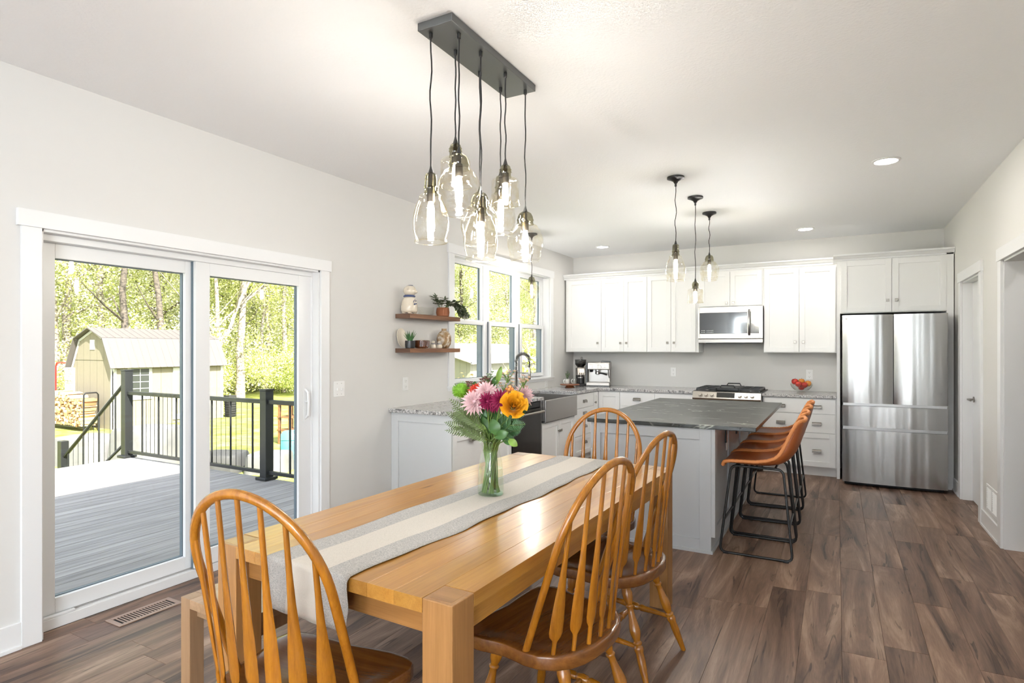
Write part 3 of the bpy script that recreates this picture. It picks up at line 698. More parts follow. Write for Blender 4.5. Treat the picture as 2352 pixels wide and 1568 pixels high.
for k, y in enumerate((4.75, 5.3, 5.85)):
    MB().box(IX1+.001, -.56, y-.02, y+.02, IZ0-.012, IZ0-.001).box(IX1+.015, IX1+.026, y-.02, y+.02, IZ0-.16, IZ0-.012).build('bracket', m_black, il)
# ------------------------------------------------------------------ dining table (local frame, rotated slightly)
TR = math.radians(-1.8); TZ = .76
tb = thing('dining_table', 'long oak dining table with square legs flush with the top', 'table', (-1.338, 2.308, 0), TR)
TW, TL, LG = .5, 1.032, .1        # half width, half length, leg side
def part(mb, name, mat, par, bevel=0, smooth=None): return mb.build(name, mat, par, local=True, bevel=bevel, smooth=smooth)
for sx in (-1, 1):
    for sy in (-1, 1):
        x0, x1 = sorted((sx*TW, sx*(TW-LG))); y0, y1 = sorted((sy*TL, sy*(TL-LG)))
        lg = part(MB().box(x0, x1, y0, y1, 0, TZ), 'leg', m_tabz, tb, .003)
        part(MB().box(x0+.014, x1-.014, y0+.014, y1-.014, TZ-.0005, TZ+.0004), 'end_grain_inlay', m_tabx, lg)
th = .04
nb = 8; bw = 2*(TW-LG)/nb
for i in range(nb):
    x0 = -(TW-LG)+i*bw
    part(MB().box(x0+.0002, x0+bw-.0002, -TL, TL, TZ-th, TZ), 'board', m_taby, tb, .0007)
for sx in (-1, 1):
    x0, x1 = sorted((sx*TW, sx*(TW-LG)))
    part(MB().box(x0+.0005, x1-.0005, -TL+LG+.001, TL-LG-.001, TZ-th, TZ), 'board', m_taby, tb, .0007)
for sx in (-1, 1): part(MB().box(sx*(TW-.045)-.011, sx*(TW-.045)+.011, -TL+LG, TL-LG, TZ-th-.08, TZ-th-.0005), 'apron', m_taby, tb, .002)
for sy in (-1, 1): part(MB().box(-TW+LG, TW-LG, sy*(TL-.06)-.011, sy*(TL-.06)+.011, TZ-th-.08, TZ-th-.0005), 'apron', m_tabx, tb, .002)

# bench
bn = thing('bench', 'oak bench tucked under the table on the patio door side', 'bench', (-2.015, 2.29, 0), TR)
BW, BL, BG, BZ = .197, .905, .058, .46
m_benx = wood('bench_oak_top', (.34, .21, .115), (.46, .30, .18), 'y', 1, .3, .3)
m_benz = wood('bench_oak_leg', (.28, .165, .085), (.38, .235, .13), 'z', 1, .35, .2)
for sx in (-1, 1):
    for sy in (-1, 1):
        x0, x1 = sorted((sx*BW, sx*(BW-BG))); y0, y1 = sorted((sy*BL, sy*(BL-BG)))
        part(MB().box(x0, x1, y0, y1, 0, BZ), 'leg', m_benz, bn, .002)
for i in range(4):
    bw2 = 2*(BW-BG)/4; x0 = -(BW-BG)+i*bw2
    part(MB().box(x0+.0002, x0+bw2-.0002, -BL, BL, BZ-.035, BZ), 'board', m_benx, bn, .0007)
for sx in (-1, 1):
    x0, x1 = sorted((sx*BW, sx*(BW-BG)))
    part(MB().box(x0, x1, -BL+BG+.001, BL-BG-.001, BZ-.035, BZ), 'board', m_benx, bn, .0007)
    part(MB().box(sx*(BW-.03)-.01, sx*(BW-.03)+.01, -BL+BG, BL-BG, BZ-.095, BZ-.0355), 'apron', m_benz, bn)
for sy in (-1, 1): part(MB().box(-BW+BG, BW-BG, sy*(BL-.04)-.01, sy*(BL-.04)+.01, BZ-.075, BZ-.0355), 'apron', m_benx, bn)

# table runner: woven cloth lying on the table and hanging over both ends
def runner_mat():
    m, t, b = nodes('woven_runner'); tc = N(t, 'TexCoord'); sx = N(t, 'SeparateXYZ'); L(t, tc.outputs['UV'], sx.inputs[0])
    co = coords(t, (1, 1, 1))
    n = N(t, 'TexNoise', Scale=1.0, Detail=2.0); L(t, coords(t, (900, 160, 900)), n.inputs[0])
    n2 = N(t, 'TexNoise', Scale=1.0, Detail=2.0); L(t, coords(t, (160, 900, 900)), n2.inputs[0])
    wv_ = N(t, 'TexWave', Scale=85.0, Distortion=1.5); wv_.bands_direction = 'Y'; L(t, co, wv_.inputs[0])
    g1 = ramp(t, n.outputs[0], [(.40, (.22, .21, .20)), (.58, (.60, .57, .53))]); g2 = ramp(t, n2.outputs[0], [(.4, (.26, .25, .24)), (.58, (.60, .57, .53))])
    g = mixc(t, g1.outputs[0], g2.outputs[0], .55)
    st = ramp(t, sx.outputs[0], [(0, (1, 1, 1)), (.27, (1, 1, 1)), (.28, (0, 0, 0)), (.70, (0, 0, 0)), (.71, (1, 1, 1))])
    cream = ramp(t, n.outputs[0], [(.3, (.56, .51, .44)), (.6, (.68, .625, .55))])
    L(t, mixc(t, cream.outputs[0], g, st.outputs[0]), b.inputs['Base Color']); b.inputs['Roughness'].default_value = .95
    bp = N(t, 'Bump', Strength=.35, Distance=.002); L(t, n.outputs[0], bp.inputs['Height']); L(t, bp.outputs[0], b.inputs['Normal'])
    b.inputs['Sheen Weight'].default_value = .15
    return m
m_run = runner_mat()
path = []
drop = .155
for k in range(8): path.append((-TL-.011-.004*(k < 3), TZ-drop+drop*.93*k/7))
for k in range(1, 5):
    a = PI-PI/2*k/4; path.append((-TL+.001+.012*math.cos(a), TZ-.009+.0125*math.sin(a)))
for k in range(1, 60): path.append((-TL+2*TL*k/60, TZ+.0032))
for k in range(0, 5):
    a = PI/2-PI/2*k/4; path.append((TL-.001+.012*math.cos(a), TZ-.009+.0125*math.sin(a)))
for k in range(1, 8): path.append((TL+.011, TZ-.012-drop*.93*k/7))
nx = 14; vs = []; fs = []; uvs = []
for i, (y, z) in enumerate(path):
    cxr = -.055+.028*math.sin((y+1.0)*1.35)*1.0+.012
    wob_r = .006*math.sin(y*9.3)+.004*math.sin(y*21); wob_l = .005*math.sin(y*8.1+1)
    for j in range(nx+1):
        u = j/nx; x = cxr-.178+wob_l*(1-u)+(.356+wob_r*u)*u
        zz = z+(.0016*math.sin(y*11+u*5)*(abs(y) < TL-.02)); yy = y+(.003*math.sin(u*17+i) if abs(y) > TL else 0)
        vs.append((x, yy, max(zz, TZ+.002) if abs(y) < TL-.01 else zz)); uvs.append((u, i/len(path)))
for i in range(len(path)-1):
    for j in range(nx): fs.append((i*(nx+1)+j, i*(nx+1)+j+1, (i+1)*(nx+1)+j+1, (i+1)*(nx+1)+j))
me = bpy.data.meshes.new('table_runner'); me.from_pydata(vs, [], fs); ul = me.uv_layers.new(name='UV')
for lp in me.loops: ul.data[lp.index].uv = uvs[lp.vertex_index]
me.polygons.foreach_set('use_smooth', [True]*len(me.polygons)); me.materials.append(m_run)
ro = bpy.data.objects.new('table_runner', me); C.objects.link(ro); ro.location = (-1.338, 2.308, 0); ro.rotation_euler = (0, 0, TR)
so = ro.modifiers.new('s', 'SOLIDIFY'); so.thickness = .0016; so.offset = 1
tag(ro, 'cream and grey striped woven runner lying along the dining table', 'table runner')

# ------------------------------------------------------------------ windsor chairs (face local +y)
SZ = .443
def seat_outline(n=72):
    half = [(x*1.05, y) for x, y in [(0, -.226), (.06, -.223), (.115, -.212), (.165, -.19), (.205, -.155), (.23, -.105), (.237, -.055), (.233, -.01), (.231, .03), (.238, .075), (.248, .115), (.252, .15), (.243, .185), (.21, .209), (.15, .218), (.08, .214), (0, .206)]]
    pts = half+[(-x, y) for x, y in half[-2:0:-1]]
    return pts
def hoop_pts():
    """centre line of the bent hoop, from one foot to the other"""
    base = Vector((0, -.045, SZ-.02)); top = Vector((0, -.262, 1.047)); up = top-base; Lh = up.length; up.normalize()
    pl = []
    s0 = .59*Lh; rh = Lh-s0
    for k in range(9): s = s0*k/8; pl.append((.229+.008*math.sin(PI/2*k/8), s))
    for k in range(1, 32):
        a = PI*k/32; pl.append((.237*math.cos(a), s0+rh*math.sin(a)))
    for k in range(8, -1, -1): s = s0*k/8; pl.append((-(.229+.008*math.sin(PI/2*k/8)), s))
    return [base+up*s+Vector((x, 0, 0)) for x, s in pl], base, up, s0, rh
def make_chair(label, loc, rz):
    o = thing('windsor_chair', label, 'chair', loc, rz, 'windsor dining chairs')
    ol = seat_outline()
    def ring(sc_, z, dz=0): return [Vector((x*sc_, y*sc_, z)) for x, y in ol]
    st = MB().loft([ring(.9, SZ-.046), ring(.98, SZ-.046), ring(.995, SZ-.043), ring(1.0, SZ-.038), ring(1.0, SZ-.006), ring(.994, SZ-.0015), ring(.985, SZ), ring(.93, SZ), ring(.84, SZ-.001), ring(.72, SZ-.006), ring(.5, SZ-.011), ring(.25, SZ-.009), ring(.03, SZ-.007)])
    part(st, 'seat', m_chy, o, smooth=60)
    hp, base, up, s0, rh = hoop_pts()
    part(MB().tube(hp, [(.0125, .0145)]*len(hp), 12, ref=(0, 1, .35)), 'hoop', m_chz, o, smooth=70)
    feet = [(-.2, -.135), (-.137, -.174), (-.07, -.193), (0, -.198), (.07, -.193), (.137, -.174), (.2, -.135)]
    for ix, (xb, yb) in enumerate(feet):
        fa, fb = feet[max(ix-1, 0)], feet[min(ix+1, 6)]; tan = (fb[0]-fa[0], fb[1]-fa[1], 0)
        xt = xb*1.06
        s = s0+rh*math.sqrt(max(0, 1-(xt/.237)**2)); pt = base+up*(s-.004)+Vector((xt, 0, 0)); pb = Vector((xb, yb, SZ-.014))
        pr = [(0, .0078, .0078), (.105, .0078, .0078), (.125, .010, .0065), (.155, .0215, .006), (.185, .0245, .006), (.27, .0238, .006), (.37, .021, .0062), (.48, .0162, .0066), (.6, .0112, .0072), (.75, .0085, .0076), (.88, .0078, .0075), (1, .0072, .007)]
        part(MB().tube([pb.lerp(pt, t_) for t_, *_ in pr], [(a_, b_) for _, a_, b_ in pr], 10, ref=tan), 'spindle', m_chz, o, smooth=45)
    prof = [(0, .014), (.03, .016), (.07, .021), (.12, .0235), (.17, .021), (.21, .0155), (.225, .0135), (.235, .0185), (.25, .0185), (.26, .014), (.30, .0135), (.36, .0165), (.42, .021), (.47, .0235), (.51, .0215), (.55, .0155), (.565, .0145), (.575, .019), (.59, .0195), (.605, .016), (.615, .0195), (.64, .021), (.66, .0185), (.68, .0165), (.74, .018), (.82, .0165), (.92, .013), (1, .0105)]
    legs = {}
    for sx in (-1, 1):
        for nm, t0, b0 in (('f', (sx*.155, .115, SZ-.04), (sx*.20, .19, 0)), ('r', (sx*.135, -.125, SZ-.04), (sx*.205, -.265, 0))):
            part(MB().turn(t0, b0, prof, 14), 'leg', m_chz, o, smooth=50); legs[(sx, nm)] = (Vector(t0), Vector(b0))
    sp_ = [(0, .009), (.15, .010), (.3, .013), (.4, .0165), (.43, .012), (.45, .017), (.5, .019), (.55, .017), (.57, .012), (.6, .0165), (.7, .013), (.85, .010), (1, .009)]
    mids = []
    for sx in (-1, 1):
        a_ = legs[(sx, 'f')][0].lerp(legs[(sx, 'f')][1], .6); b_ = legs[(sx, 'r')][0].lerp(legs[(sx, 'r')][1], .62)
        part(MB().turn(a_, b_, sp_, 12), 'stretcher', m_chz, o, smooth=50); mids.append(a_.lerp(b_, .5))
    part(MB().turn(mids[0], mids[1], sp_, 12), 'stretcher', m_chz, o, smooth=50)
    return o
chair = make_chair('honey oak windsor chair at the near end of the table, back to the viewer', (0, 0, 0), 0)
c2 = dup(chair); c2['label'] = 'honey oak windsor chair on the long side of the table, closer to the viewer'
c3 = dup(chair); c3['label'] = 'honey oak windsor chair on the long side of the table, closer to the island'
c4 = dup(chair); c4['label'] = 'honey oak windsor chair at the far end of the table beside the island'
for o, x, y, rz in ((chair, -1.396, 1.258, .105), (c2, -.908, 1.944, 1.43), (c3, -.927, 2.672, 1.43), (c4, -1.262, 3.237, PI-.04)):
    o.location = (x, y, 0); o.rotation_euler = (0, 0, rz)

# ------------------------------------------------------------------ bar stools (face local +y)
m_leather = M('cognac_leather', (.28, .07, .014), .34, bump=.25, bscale=260, vary=.12)
m_stitch = M('tan_stitching', (.62, .23, .07), .6)
def make_stool(label):
    o = thing('bar_stool', label, 'stool', (0, 0, 0), 0, 'leather bar stools at the island')
    cen = [(.215, .612), (.205, .632), (.16, .634), (.08, .627), (0, .622), (-.08, .624), (-.14, .634), (-.19, .66), (-.225, .70), (-.25, .75), (-.27, .81), (-.285, .87), (-.295, .915), (-.30, .935)]
    hw = [.2, .205, .212, .218, .222, .224, .224, .222, .216, .208, .198, .186, .165, .135]
    raise_ = [.0, .004, .012, .022, .03, .042, .055, .065, .07, .07, .065, .055, .04, .02]
    rows = []
    for i, (y, z) in enumerate(cen):
        j0, j1 = max(i-1, 0), min(i+1, len(cen)-1); ty, tz = cen[j1][0]-cen[j0][0], cen[j1][1]-cen[j0][1]; l_ = math.hypot(ty, tz); ny, nz = -tz/l_, ty/l_
        if nz < 0 and i < 6: ny, nz = -ny, -nz
        if i >= 6 and ny < 0: ny, nz = -ny, -nz
        row = []
        for k in range(13):
            u = -1+2*k/12; e_ = raise_[i]*abs(u)**2.6; row.append(Vector((hw[i]*math.sin(u*PI/2*.92)/math.sin(PI/2*.92), y+ny*e_, z+nz*e_)))
        rows.append(row)
    mb = MB().loft(rows, caps=False, closed=False)
    s_ = part(mb, 'seat_shell', m_leather, o, smooth=80)
    sol = s_.modifiers.new('s', 'SOLIDIFY'); sol.thickness = .022; sol.offset = 0
    sub = s_.modifiers.new('u', 'SUBSURF'); sub.levels = 1; sub.render_levels = 1
    rim = rows[0]+[r[-1] for r in rows[1:-1]]+rows[-1][::-1]+[r[0] for r in rows[-2:0:-1]]
    seamm = MB()
    n_ = 0
    dense = []
    for i in range(len(rim)):
        p, q_ = rim[i], rim[(i+1) % len(rim)]; seg_ = max(1, int((q_-p).length/.012))
        for k in range(seg_): dense.append(p.lerp(q_, k/seg_))
    part(MB().tube([d_+Vector((0, 0, 0)) for d_ in dense], [.0118+.0022*(i % 2) for i in range(len(dense))], 6, closed=True), 'stitched_edge', m_stitch, o, smooth=80)
    for sx in (-1, 1):
        pts = []
        bt_, tp = .225, .165
        cor = [Vector((sx*bt_, .232, .009)), Vector((sx*tp, .165, .606)), Vector((sx*tp, -.17, .606)), Vector((sx*bt_, -.232, .009))]
        for i in range(4):
            p0, p1, p2 = cor[i-1], cor[i], cor[(i+1) % 4]; r_ = .045
            a_ = p1+(p0-p1).normalized()*r_; b_ = p1+(p2-p1).normalized()*r_
            for k in range(6):
                u = k/5; pts.append(a_*(1-u)**2+p1*2*u*(1-u)+b_*u*u)
        part(MB().tube(pts, .0088, 8, closed=True), 'side_loop', m_black, o, smooth=70)
        for sy in (-1, 1):
            part(MB().box(sx*bt_-.012, sx*bt_+.012, sy*.19-.018, sy*.19+.018, 0, .014), 'foot_pad', m_black, o, .002)
    for sy in (-1, 1):
        u = .36; x = .225+(.165-.225)*u; y = sy*(.232+(.168-.232)*u); z = .009+.597*u
        part(MB().tube([(-x, y, z), (x, y, z)], .008, 8), 'foot_bar', m_black, o, smooth=60)
        part(MB().tube([(-.165, sy*.12, .606), (.165, sy*.12, .606)], .008, 8), 'seat_bar', m_black, o, smooth=60)
    return o
s0_ = make_stool('cognac leather bar stool nearest the dining table')
for k, lab in enumerate(('cognac leather bar stool nearest the dining table', 'second cognac leather bar stool from the dining table', 'third cognac leather bar stool from the dining table', 'cognac leather bar stool farthest from the table, nearest the drawers')):
    s_ = s0_ if k == 0 else dup(s0_)
    s_['label'] = lab; s_.location = (-.489, 4.552+.4985*k, 0); s_.rotation_euler = (0, 0, PI/2)

# ------------------------------------------------------------------ pendants
m_shade = thinglass('seeded_amber_glass', (.98, .975, .955), 1.5, .03, patch=(.90, .84, .69), pscale=14)
m_neck = thinglass('smoked_neck_glass', (.62, .60, .48), 1.6, .05, patch=(.34, .32, .23), pscale=20)
m_socket = M('aged_brass_socket', (.10, .085, .065), .4, .8)
m_bulb = emission('filament_bulb_glow', (1, .975, .94), 72)
m_bulb2 = emission('kitchen_bulb_glow', (1, .975, .94), 230)
PROF = {
 'A': ([(.0, 0), (.012, -.001), (.022, -.007), (.0245, -.02), (.0255, -.05), (.027, -.056), (.0295, -.06), (.027, -.064), (.0255, -.068), (.027, -.08), (.033, -.09)],
       [(.033, -.09), (.044, -.094), (.049, -.10), (.047, -.107), (.052, -.115), (.063, -.14), (.072, -.175), (.0755, -.205), (.074, -.235), (.067, -.265), (.064, -.275), (.067, -.282), (.0675, -.287)]),
 'B': ([(.0, 0), (.015, -.002), (.03, -.011), (.038, -.027), (.0405, -.04), (.043, -.044), (.0405, -.049), (.04, -.058), (.044, -.066)],
       [(.044, -.066), (.058, -.072), (.063, -.077), (.063, -.082), (.074, -.095), (.087, -.12), (.092, -.145), (.0895, -.175), (.082, -.2), (.0785, -.212), (.081, -.219), (.0785, -.226), (.0765, -.231), (.0785, -.238), (.073, -.247), (.068, -.252)]),
 'C': ([(.0, 0), (.012, -.002), (.022, -.01), (.026, -.022), (.0295, -.027), (.026, -.032), (.0295, -.037), (.026, -.042), (.026, -.055), (.029, -.063)],
       [(.029, -.063), (.05, -.068), (.061, -.074), (.065, -.083), (.065, -.15), (.064, -.172), (.067, -.181), (.069, -.19)])}
BULB = {'A': (.10, .115), 'B': (.075, .12), 'C': (.068, .10)}
def pendant(par, kind, x, y, ztop, zc, sway=.004, mbulb=None):
    """cord from the canopy at zc down to a glass shade whose top is at ztop"""
    n_ = 14; cp = [Vector((x+sway*math.sin(k*1.15+x*40)*math.sin(PI*k/n_), y+sway*math.cos(k*.9+y*30)*math.sin(PI*k/n_), zc+(ztop+.02-zc)*k/n_)) for k in range(n_+1)]
    MB().tube(cp, .0032, 6).build('cord', m_cord, par, smooth=70)
    MB().lathe([(.0045, zc), (.0085, zc-.002), (.0085, zc-.022), (.0045, zc-.026)], 12, (x, y, 0)).build('cord_grip', m_bronze, par, smooth=40)
    MB().lathe([(.004, ztop+.026), (.0055, ztop+.018), (.011, ztop), (.013, ztop-.004)], 12, (x, y, 0)).build('cord_cap', m_bronze, par, smooth=40)
    nk, bd = PROF[kind]
    s_ = MB().lathe([(max(r, .001), ztop+z) for r, z in bd], 32, (x, y, 0), caps=False).build('shade', m_shade, par, smooth=60)
    MB().lathe([(max(r, .001), ztop+z) for r, z in nk], 28, (x, y, 0), caps=False).build('neck', m_neck, s_, smooth=60)
    re, ze = bd[-1]
    MB().tube([(x+re*math.cos(2*PI*k/32), y+re*math.sin(2*PI*k/32), ztop+ze) for k in range(32)], .0022, 6, closed=True).build('rim', m_shade, s_, smooth=70)
    z1, bl = BULB[kind]
    MB().lathe([(.006, ztop-.005), (.010, ztop-.012), (.010, ztop-z1*.55), (.0165, ztop-z1*.62), (.0175, ztop-z1-.022), (.014, ztop-z1-.024)], 16, (x, y, 0)).build('socket', m_socket, s_, smooth=40)
    zz = ztop-z1-.022
    MB().lathe([(.008, zz), (.012, zz-.012), (.0145, zz-.03), (.0145, zz-bl+.02), (.01, zz-bl+.005), (.003, zz-bl)], 14, (x, y, 0)).build('bulb', mbulb or m_bulb, s_, smooth=60)
ch = thing('chandelier', 'rectangular black canopy chandelier with eight hanging glass jar shades over the table', 'chandelier', (-1.4275, 2.31, H))
MB().box(-1.513, -1.342, 1.94, 2.684, H-.033, H).build('canopy', m_canopy, ch, bevel=.002)
for kind, x, y, z in (('A', -1.471, 1.975, 2.153), ('C', -1.461, 2.14, 2.325), ('B', -1.372, 2.035, 2.235), ('B', -1.475, 2.363, 2.165), ('A', -1.372, 2.206, 2.105), ('A', -1.474, 2.557, 2.291), ('C', -1.375, 2.431, 2.298), ('B', -1.378, 2.64, 2.118)):
    pendant(ch, kind, x, y, z, H-.033)
can = [(.004, -.055), (.012, -.05), (.02, -.036), (.045, -.022), (.066, -.014), (.066, -.001)]
for kind, x, y, z, lab in (('A', -1.102, 4.646, 2.243, 'glass jar pendant lamp over the island end nearest the table'), ('C', -1.095, 5.34, 2.022, 'straight-sided glass pendant lamp over the middle of the island'), ('B', -1.099, 6.015, 2.349, 'round glass pendant lamp over the island end nearest the stove'), ('B', -3.11, 6.12, 2.267, 'round glass pendant lamp hanging over the sink by the window')):
    o = thing('pendant_lamp', lab, 'pendant lamp', (x, y, H), group='kitchen pendant lamps')
    MB().lathe([(r, H+z_) for r, z_ in can], 28, (x, y, 0)).build('canopy', m_bronze, o, smooth=40)
    pendant(o, kind, x, y, z, H-.05, .006, m_bulb2)
# ------------------------------------------------------------------ wall shelves and what stands on them
def shelf(label, z0, z1):
    o = thing('wall_shelf', label, 'shelf', (XW, 4.45, z0), group='floating shelves')
    MB().box(XW, -3.246, 4.06, 4.838, z0, z1).build('board', m_shelf, o, bevel=.0015)
    MB().box(XW, -3.246, 4.0585, 4.06, z0, z1).build('end_face', m_shelf2, o)
    return o
shelf('upper floating walnut shelf left of the kitchen window', 1.695, 1.733); shelf('lower floating walnut shelf left of the kitchen window', 1.392, 1.430)
S1, S2 = 1.733, 1.430
m_cream = M('cream_ceramic', (.74, .66, .54), .25, coat=.4)
m_blue = M('blue_glaze', (.06, .085, .2), .35)
# cookie jar
jx, jy = -3.315, 4.135
cj = thing('cookie_jar', 'cream ceramic figure cookie jar with blue collar on the upper shelf', 'jar', (jx, jy, S1))
MB().lathe([(.05, S1+.012), (.066, S1+.014), (.074, S1+.03), (.072, S1+.075), (.064, S1+.115), (.052, S1+.14), (.042, S1+.152)], 28, (jx, jy, 0)).build('body', m_cream, cj, smooth=60)
for dx, dy in ((.03, -.035), (.03, .035), (-.03, -.035), (-.03, .035)): MB().ball((jx+dx, jy+dy, S1+.012), (.02, .02, .012)).build('foot', m_cream, cj, smooth=60)
MB().lathe([(.044, S1+.15), (.052, S1+.152), (.054, S1+.158), (.046, S1+.166), (.04, S1+.168)], 28, (jx, jy, 0)).build('collar', m_blue, cj, smooth=50)
hdj = MB().ball((jx+.005, jy, S1+.205), (.056, .058, .05), 20, 14).ball((jx+.05, jy+.02, S1+.195), (.018, .022, .016)).build('head', m_cream, cj, smooth=70)
for dy, a_ in ((-.045, -1), (.04, 1)): MB().add([(jx+.03, jy+dy, S1+.235), (jx+.038, jy+dy+.02*a_, S1+.205), (jx+.015, jy+dy+.012*a_, S1+.21), (jx+.02, jy+dy+.004*a_, S1+.222)], [(0, 1, 2), (0, 2, 3), (1, 3, 2), (0, 3, 1)]).build('ear', m_cream, cj, smooth=60)
MB().ball((jx+.01, jy+.004, S1+.252), (.022, .026, .005)).build('cap_pattern', m_blue, cj, smooth=60)
mk = MB()
for a_, zz, r_ in ((-.25, .085, .009), (-.05, .088, .007), (.1, .09, .005), (-.12, .105, .004)):
    rad = .0735; mk.ball((jx+rad*math.cos(a_), jy+rad*math.sin(a_), S1+zz), (.004, r_, r_*.9), 10, 6)
mk.build('flower_motif', m_blue, cj, smooth=60)
MB().tube([(jx+.071*math.cos(a_), jy+.071*math.sin(a_), S1+zz) for a_, zz in ((-.35, .098), (-.3, .116), (-.15, .122), (0, .118), (.1, .11))], .0025, 6).build('motif_stem', m_blue, cj, smooth=60)
# glass dishes
m_clear = thinglass('clear_glass', (.93, .935, .92), 1.5)
gx, gy = -3.30, 4.355
gd = thing('glass_dish', 'low ribbed clear glass dish on the upper shelf', 'dish', (gx, gy, S1))
prof = [(.05, S1+.001), (.066, S1+.003)]
for k in range(6): prof += [(.071+.0015*k, S1+.008+.012*k), (.067+.0015*k, S1+.014+.012*k)]
MB().lathe(prof, 32, (gx, gy, 0), caps=False).lathe([(.002, S1+.0015), (.05, S1+.001)], 32, (gx, gy, 0), caps=False).build('bowl', m_clear, gd, smooth=30)
# trailing plant
m_terra = M('terracotta', (.30, .105, .045), .75, bump=.4, bscale=60, vary=.25)
m_strip = leafmat('striped_leaf', [(0, (.05, .075, .035)), (.6, (.09, .12, .055)), (.85, (.42, .44, .34)), (1, (.5, .5, .4))], .15)
px_, py_ = -3.30, 4.62
pp = thing('trailing_plant', 'striped trailing plant in a terracotta pot on the upper shelf', 'potted plant', (px_, py_, S1))
MB().lathe([(.045, S1), (.058, S1+.005), (.064, S1+.04), (.06, S1+.075), (.054, S1+.085), (.048, S1+.08)], 24, (px_, py_, 0)).build('pot', m_terra, pp, smooth=40)
rnd = random.Random(5)
stems = MB(); lv = MB()
for k in range(22):
    ang = rnd.uniform(-PI, PI) if k < 10 else rnd.uniform(.55, 1.9)
    trail = 0 if k < 10 else rnd.uniform(.08, .22)
    p = Vector((px_+.03*math.cos(ang), py_+.03*math.sin(ang), S1+.075)); d_ = Vector((math.cos(ang)*.6+.25, math.sin(ang)*.8, 1.1)).normalized()
    pts = [p.copy()]
    nseg = 5 if k < 10 else 11
    for i in range(nseg):
        d_ += Vector((.05, .05 if trail else 0, -.10-(.22 if trail else .06)*i/6)); d_.normalize(); p = p+d_*.024; p.x = max(p.x, XW+.05); pts.append(p.copy())
        if i > 0:
            for s_ in (-1, 1):
                sd_ = Vector((-d_.y, d_.x, 0)); sd_ = sd_.normalized() if sd_.length > .01 else Vector((1, 0, 0))
                lv.leaf(p, sd_*s_*.9+d_*.5+Vector((rnd.uniform(-.3, .3), rnd.uniform(-.3, .3), rnd.uniform(-.3, .2))), (0, 0, 1), rnd.uniform(.05, .068), rnd.uniform(.032, .042), .12)
    lv.leaf(p, d_, (1, 0, .3), .045, .024, .1); stems.tube(pts, .0018, 5)
stems.build('stems', M('stem_green', (.10, .14, .05), .6), pp, smooth=60)
o = lv.build('leaves', m_strip, pp); o['kind'] = 'stuff'
# lower shelf
plx, ply = -3.375, 4.095
pl_ = thing('oval_plate', 'cream oval plate leaning on the wall above the lower shelf', 'plate', (plx, ply, S2))
Mx = Matrix.Rotation(math.radians(80), 3, 'Y')
rg_ = []
for r_, h_ in ((.002, .003), (.055, .003), (.072, .012), (.078, .014), (.078, .018), (.07, .016), (.055, .008), (.002, .007)):
    rg_.append([Mx @ Vector((r_*1.12*math.cos(2*PI*j/28), r_*.85*math.sin(2*PI*j/28), h_))+Vector((plx-.005, ply, S2+.09)) for j in range(28)])
MB().loft(rg_).build('dish', m_cream, pl_, smooth=50)
sx_, sy_ = -3.29, 4.115
m_blackpot = M('black_ceramic', (.014, .015, .017), .4)
al = thing('aloe_plant', 'small green aloe in a black pot on the lower shelf', 'potted plant', (sx_, sy_, S2))
MB().lathe([(.036, S2), (.042, S2+.004), (.045, S2+.03), (.045, S2+.068), (.04, S2+.068), (.04, S2+.06)], 24, (sx_, sy_, 0)).build('pot', m_blackpot, al, smooth=40)
m_aloe = M('aloe_green', (.06, .16, .05), .45, vary=.35)
for k in range(13):
    a_ = k*2.4; tl = .25+.75*(k/13); d_ = Vector((math.cos(a_)*tl*.7, math.sin(a_)*tl*.7, 1.1)).normalized(); p = Vector((sx_+.012*math.cos(a_), sy_+.012*math.sin(a_), S2+.06)); ln = .10-.03*k/13
    MB().tube([p, p+d_*ln*.3, p+d_*ln*.65+Vector((math.cos(a_), math.sin(a_), 0))*.006, p+d_*ln+Vector((math.cos(a_), math.sin(a_), 0))*.012], [(.008, .004), (.0085, .004), (.005, .003), (.0008, .0008)], 8, ref=(-math.sin(a_), math.cos(a_), 0)).build('leaf', m_aloe, al, smooth=60)
ax_, ay_ = -3.30, 4.295
m_amber = M('amber_glass', (.10, .028, .008), .08, coat=.6)
am = thing('amber_bowl', 'dark amber glass candle bowl on the lower shelf', 'bowl', (ax_, ay_, S2))
pr = [(.03, S2), (.055, S2+.003), (.064, S2+.015), (.0665, S2+.072), (.063, S2+.073), (.06, S2+.02), (.05, S2+.012), (.002, S2+.012)]
MB().lathe(pr, 30, (ax_, ay_, 0)).build('bowl', m_amber, am, smooth=40)
rb = MB()
for k in range(30):
    c_, s_ = math.cos(2*PI*k/30), math.sin(2*PI*k/30); rb.tube([(ax_+.0645*c_, ay_+.0645*s_, S2+.016), (ax_+.067*c_, ay_+.067*s_, S2+.07)], .0022, 5)
rb.build('ribs', m_amber, am, smooth=60)
for k, (y_, lab) in enumerate(((4.452, 'small cream figurine shaker next to the amber bowl'), (4.552, 'small cream figurine shaker next to the brown vase'))):
    fx2 = -3.29; fg = thing('shaker_figurine', lab, 'figurine', (fx2, y_, S2), group='figurine shakers')
    MB().lathe([(.022, S2), (.027, S2+.004), (.028, S2+.018), (.024, S2+.034), (.017, S2+.042)], 18, (fx2, y_, 0)).build('body', m_cream, fg, smooth=60)
    MB().ball((fx2, y_, S2+.055), (.018, .019, .017), 16, 10).build('head', m_cream, fg, smooth=60)
    MB().lathe([(.0172, S2+.039), (.0205, S2+.041), (.018, S2+.045)], 16, (fx2, y_, 0)).build('collar', m_blue, fg, smooth=60)
    for dy in (-.007, .007): MB().ball((fx2+.0165, y_+dy, S2+.058), .0022, 8, 5).build('eye', m_dark, fg)
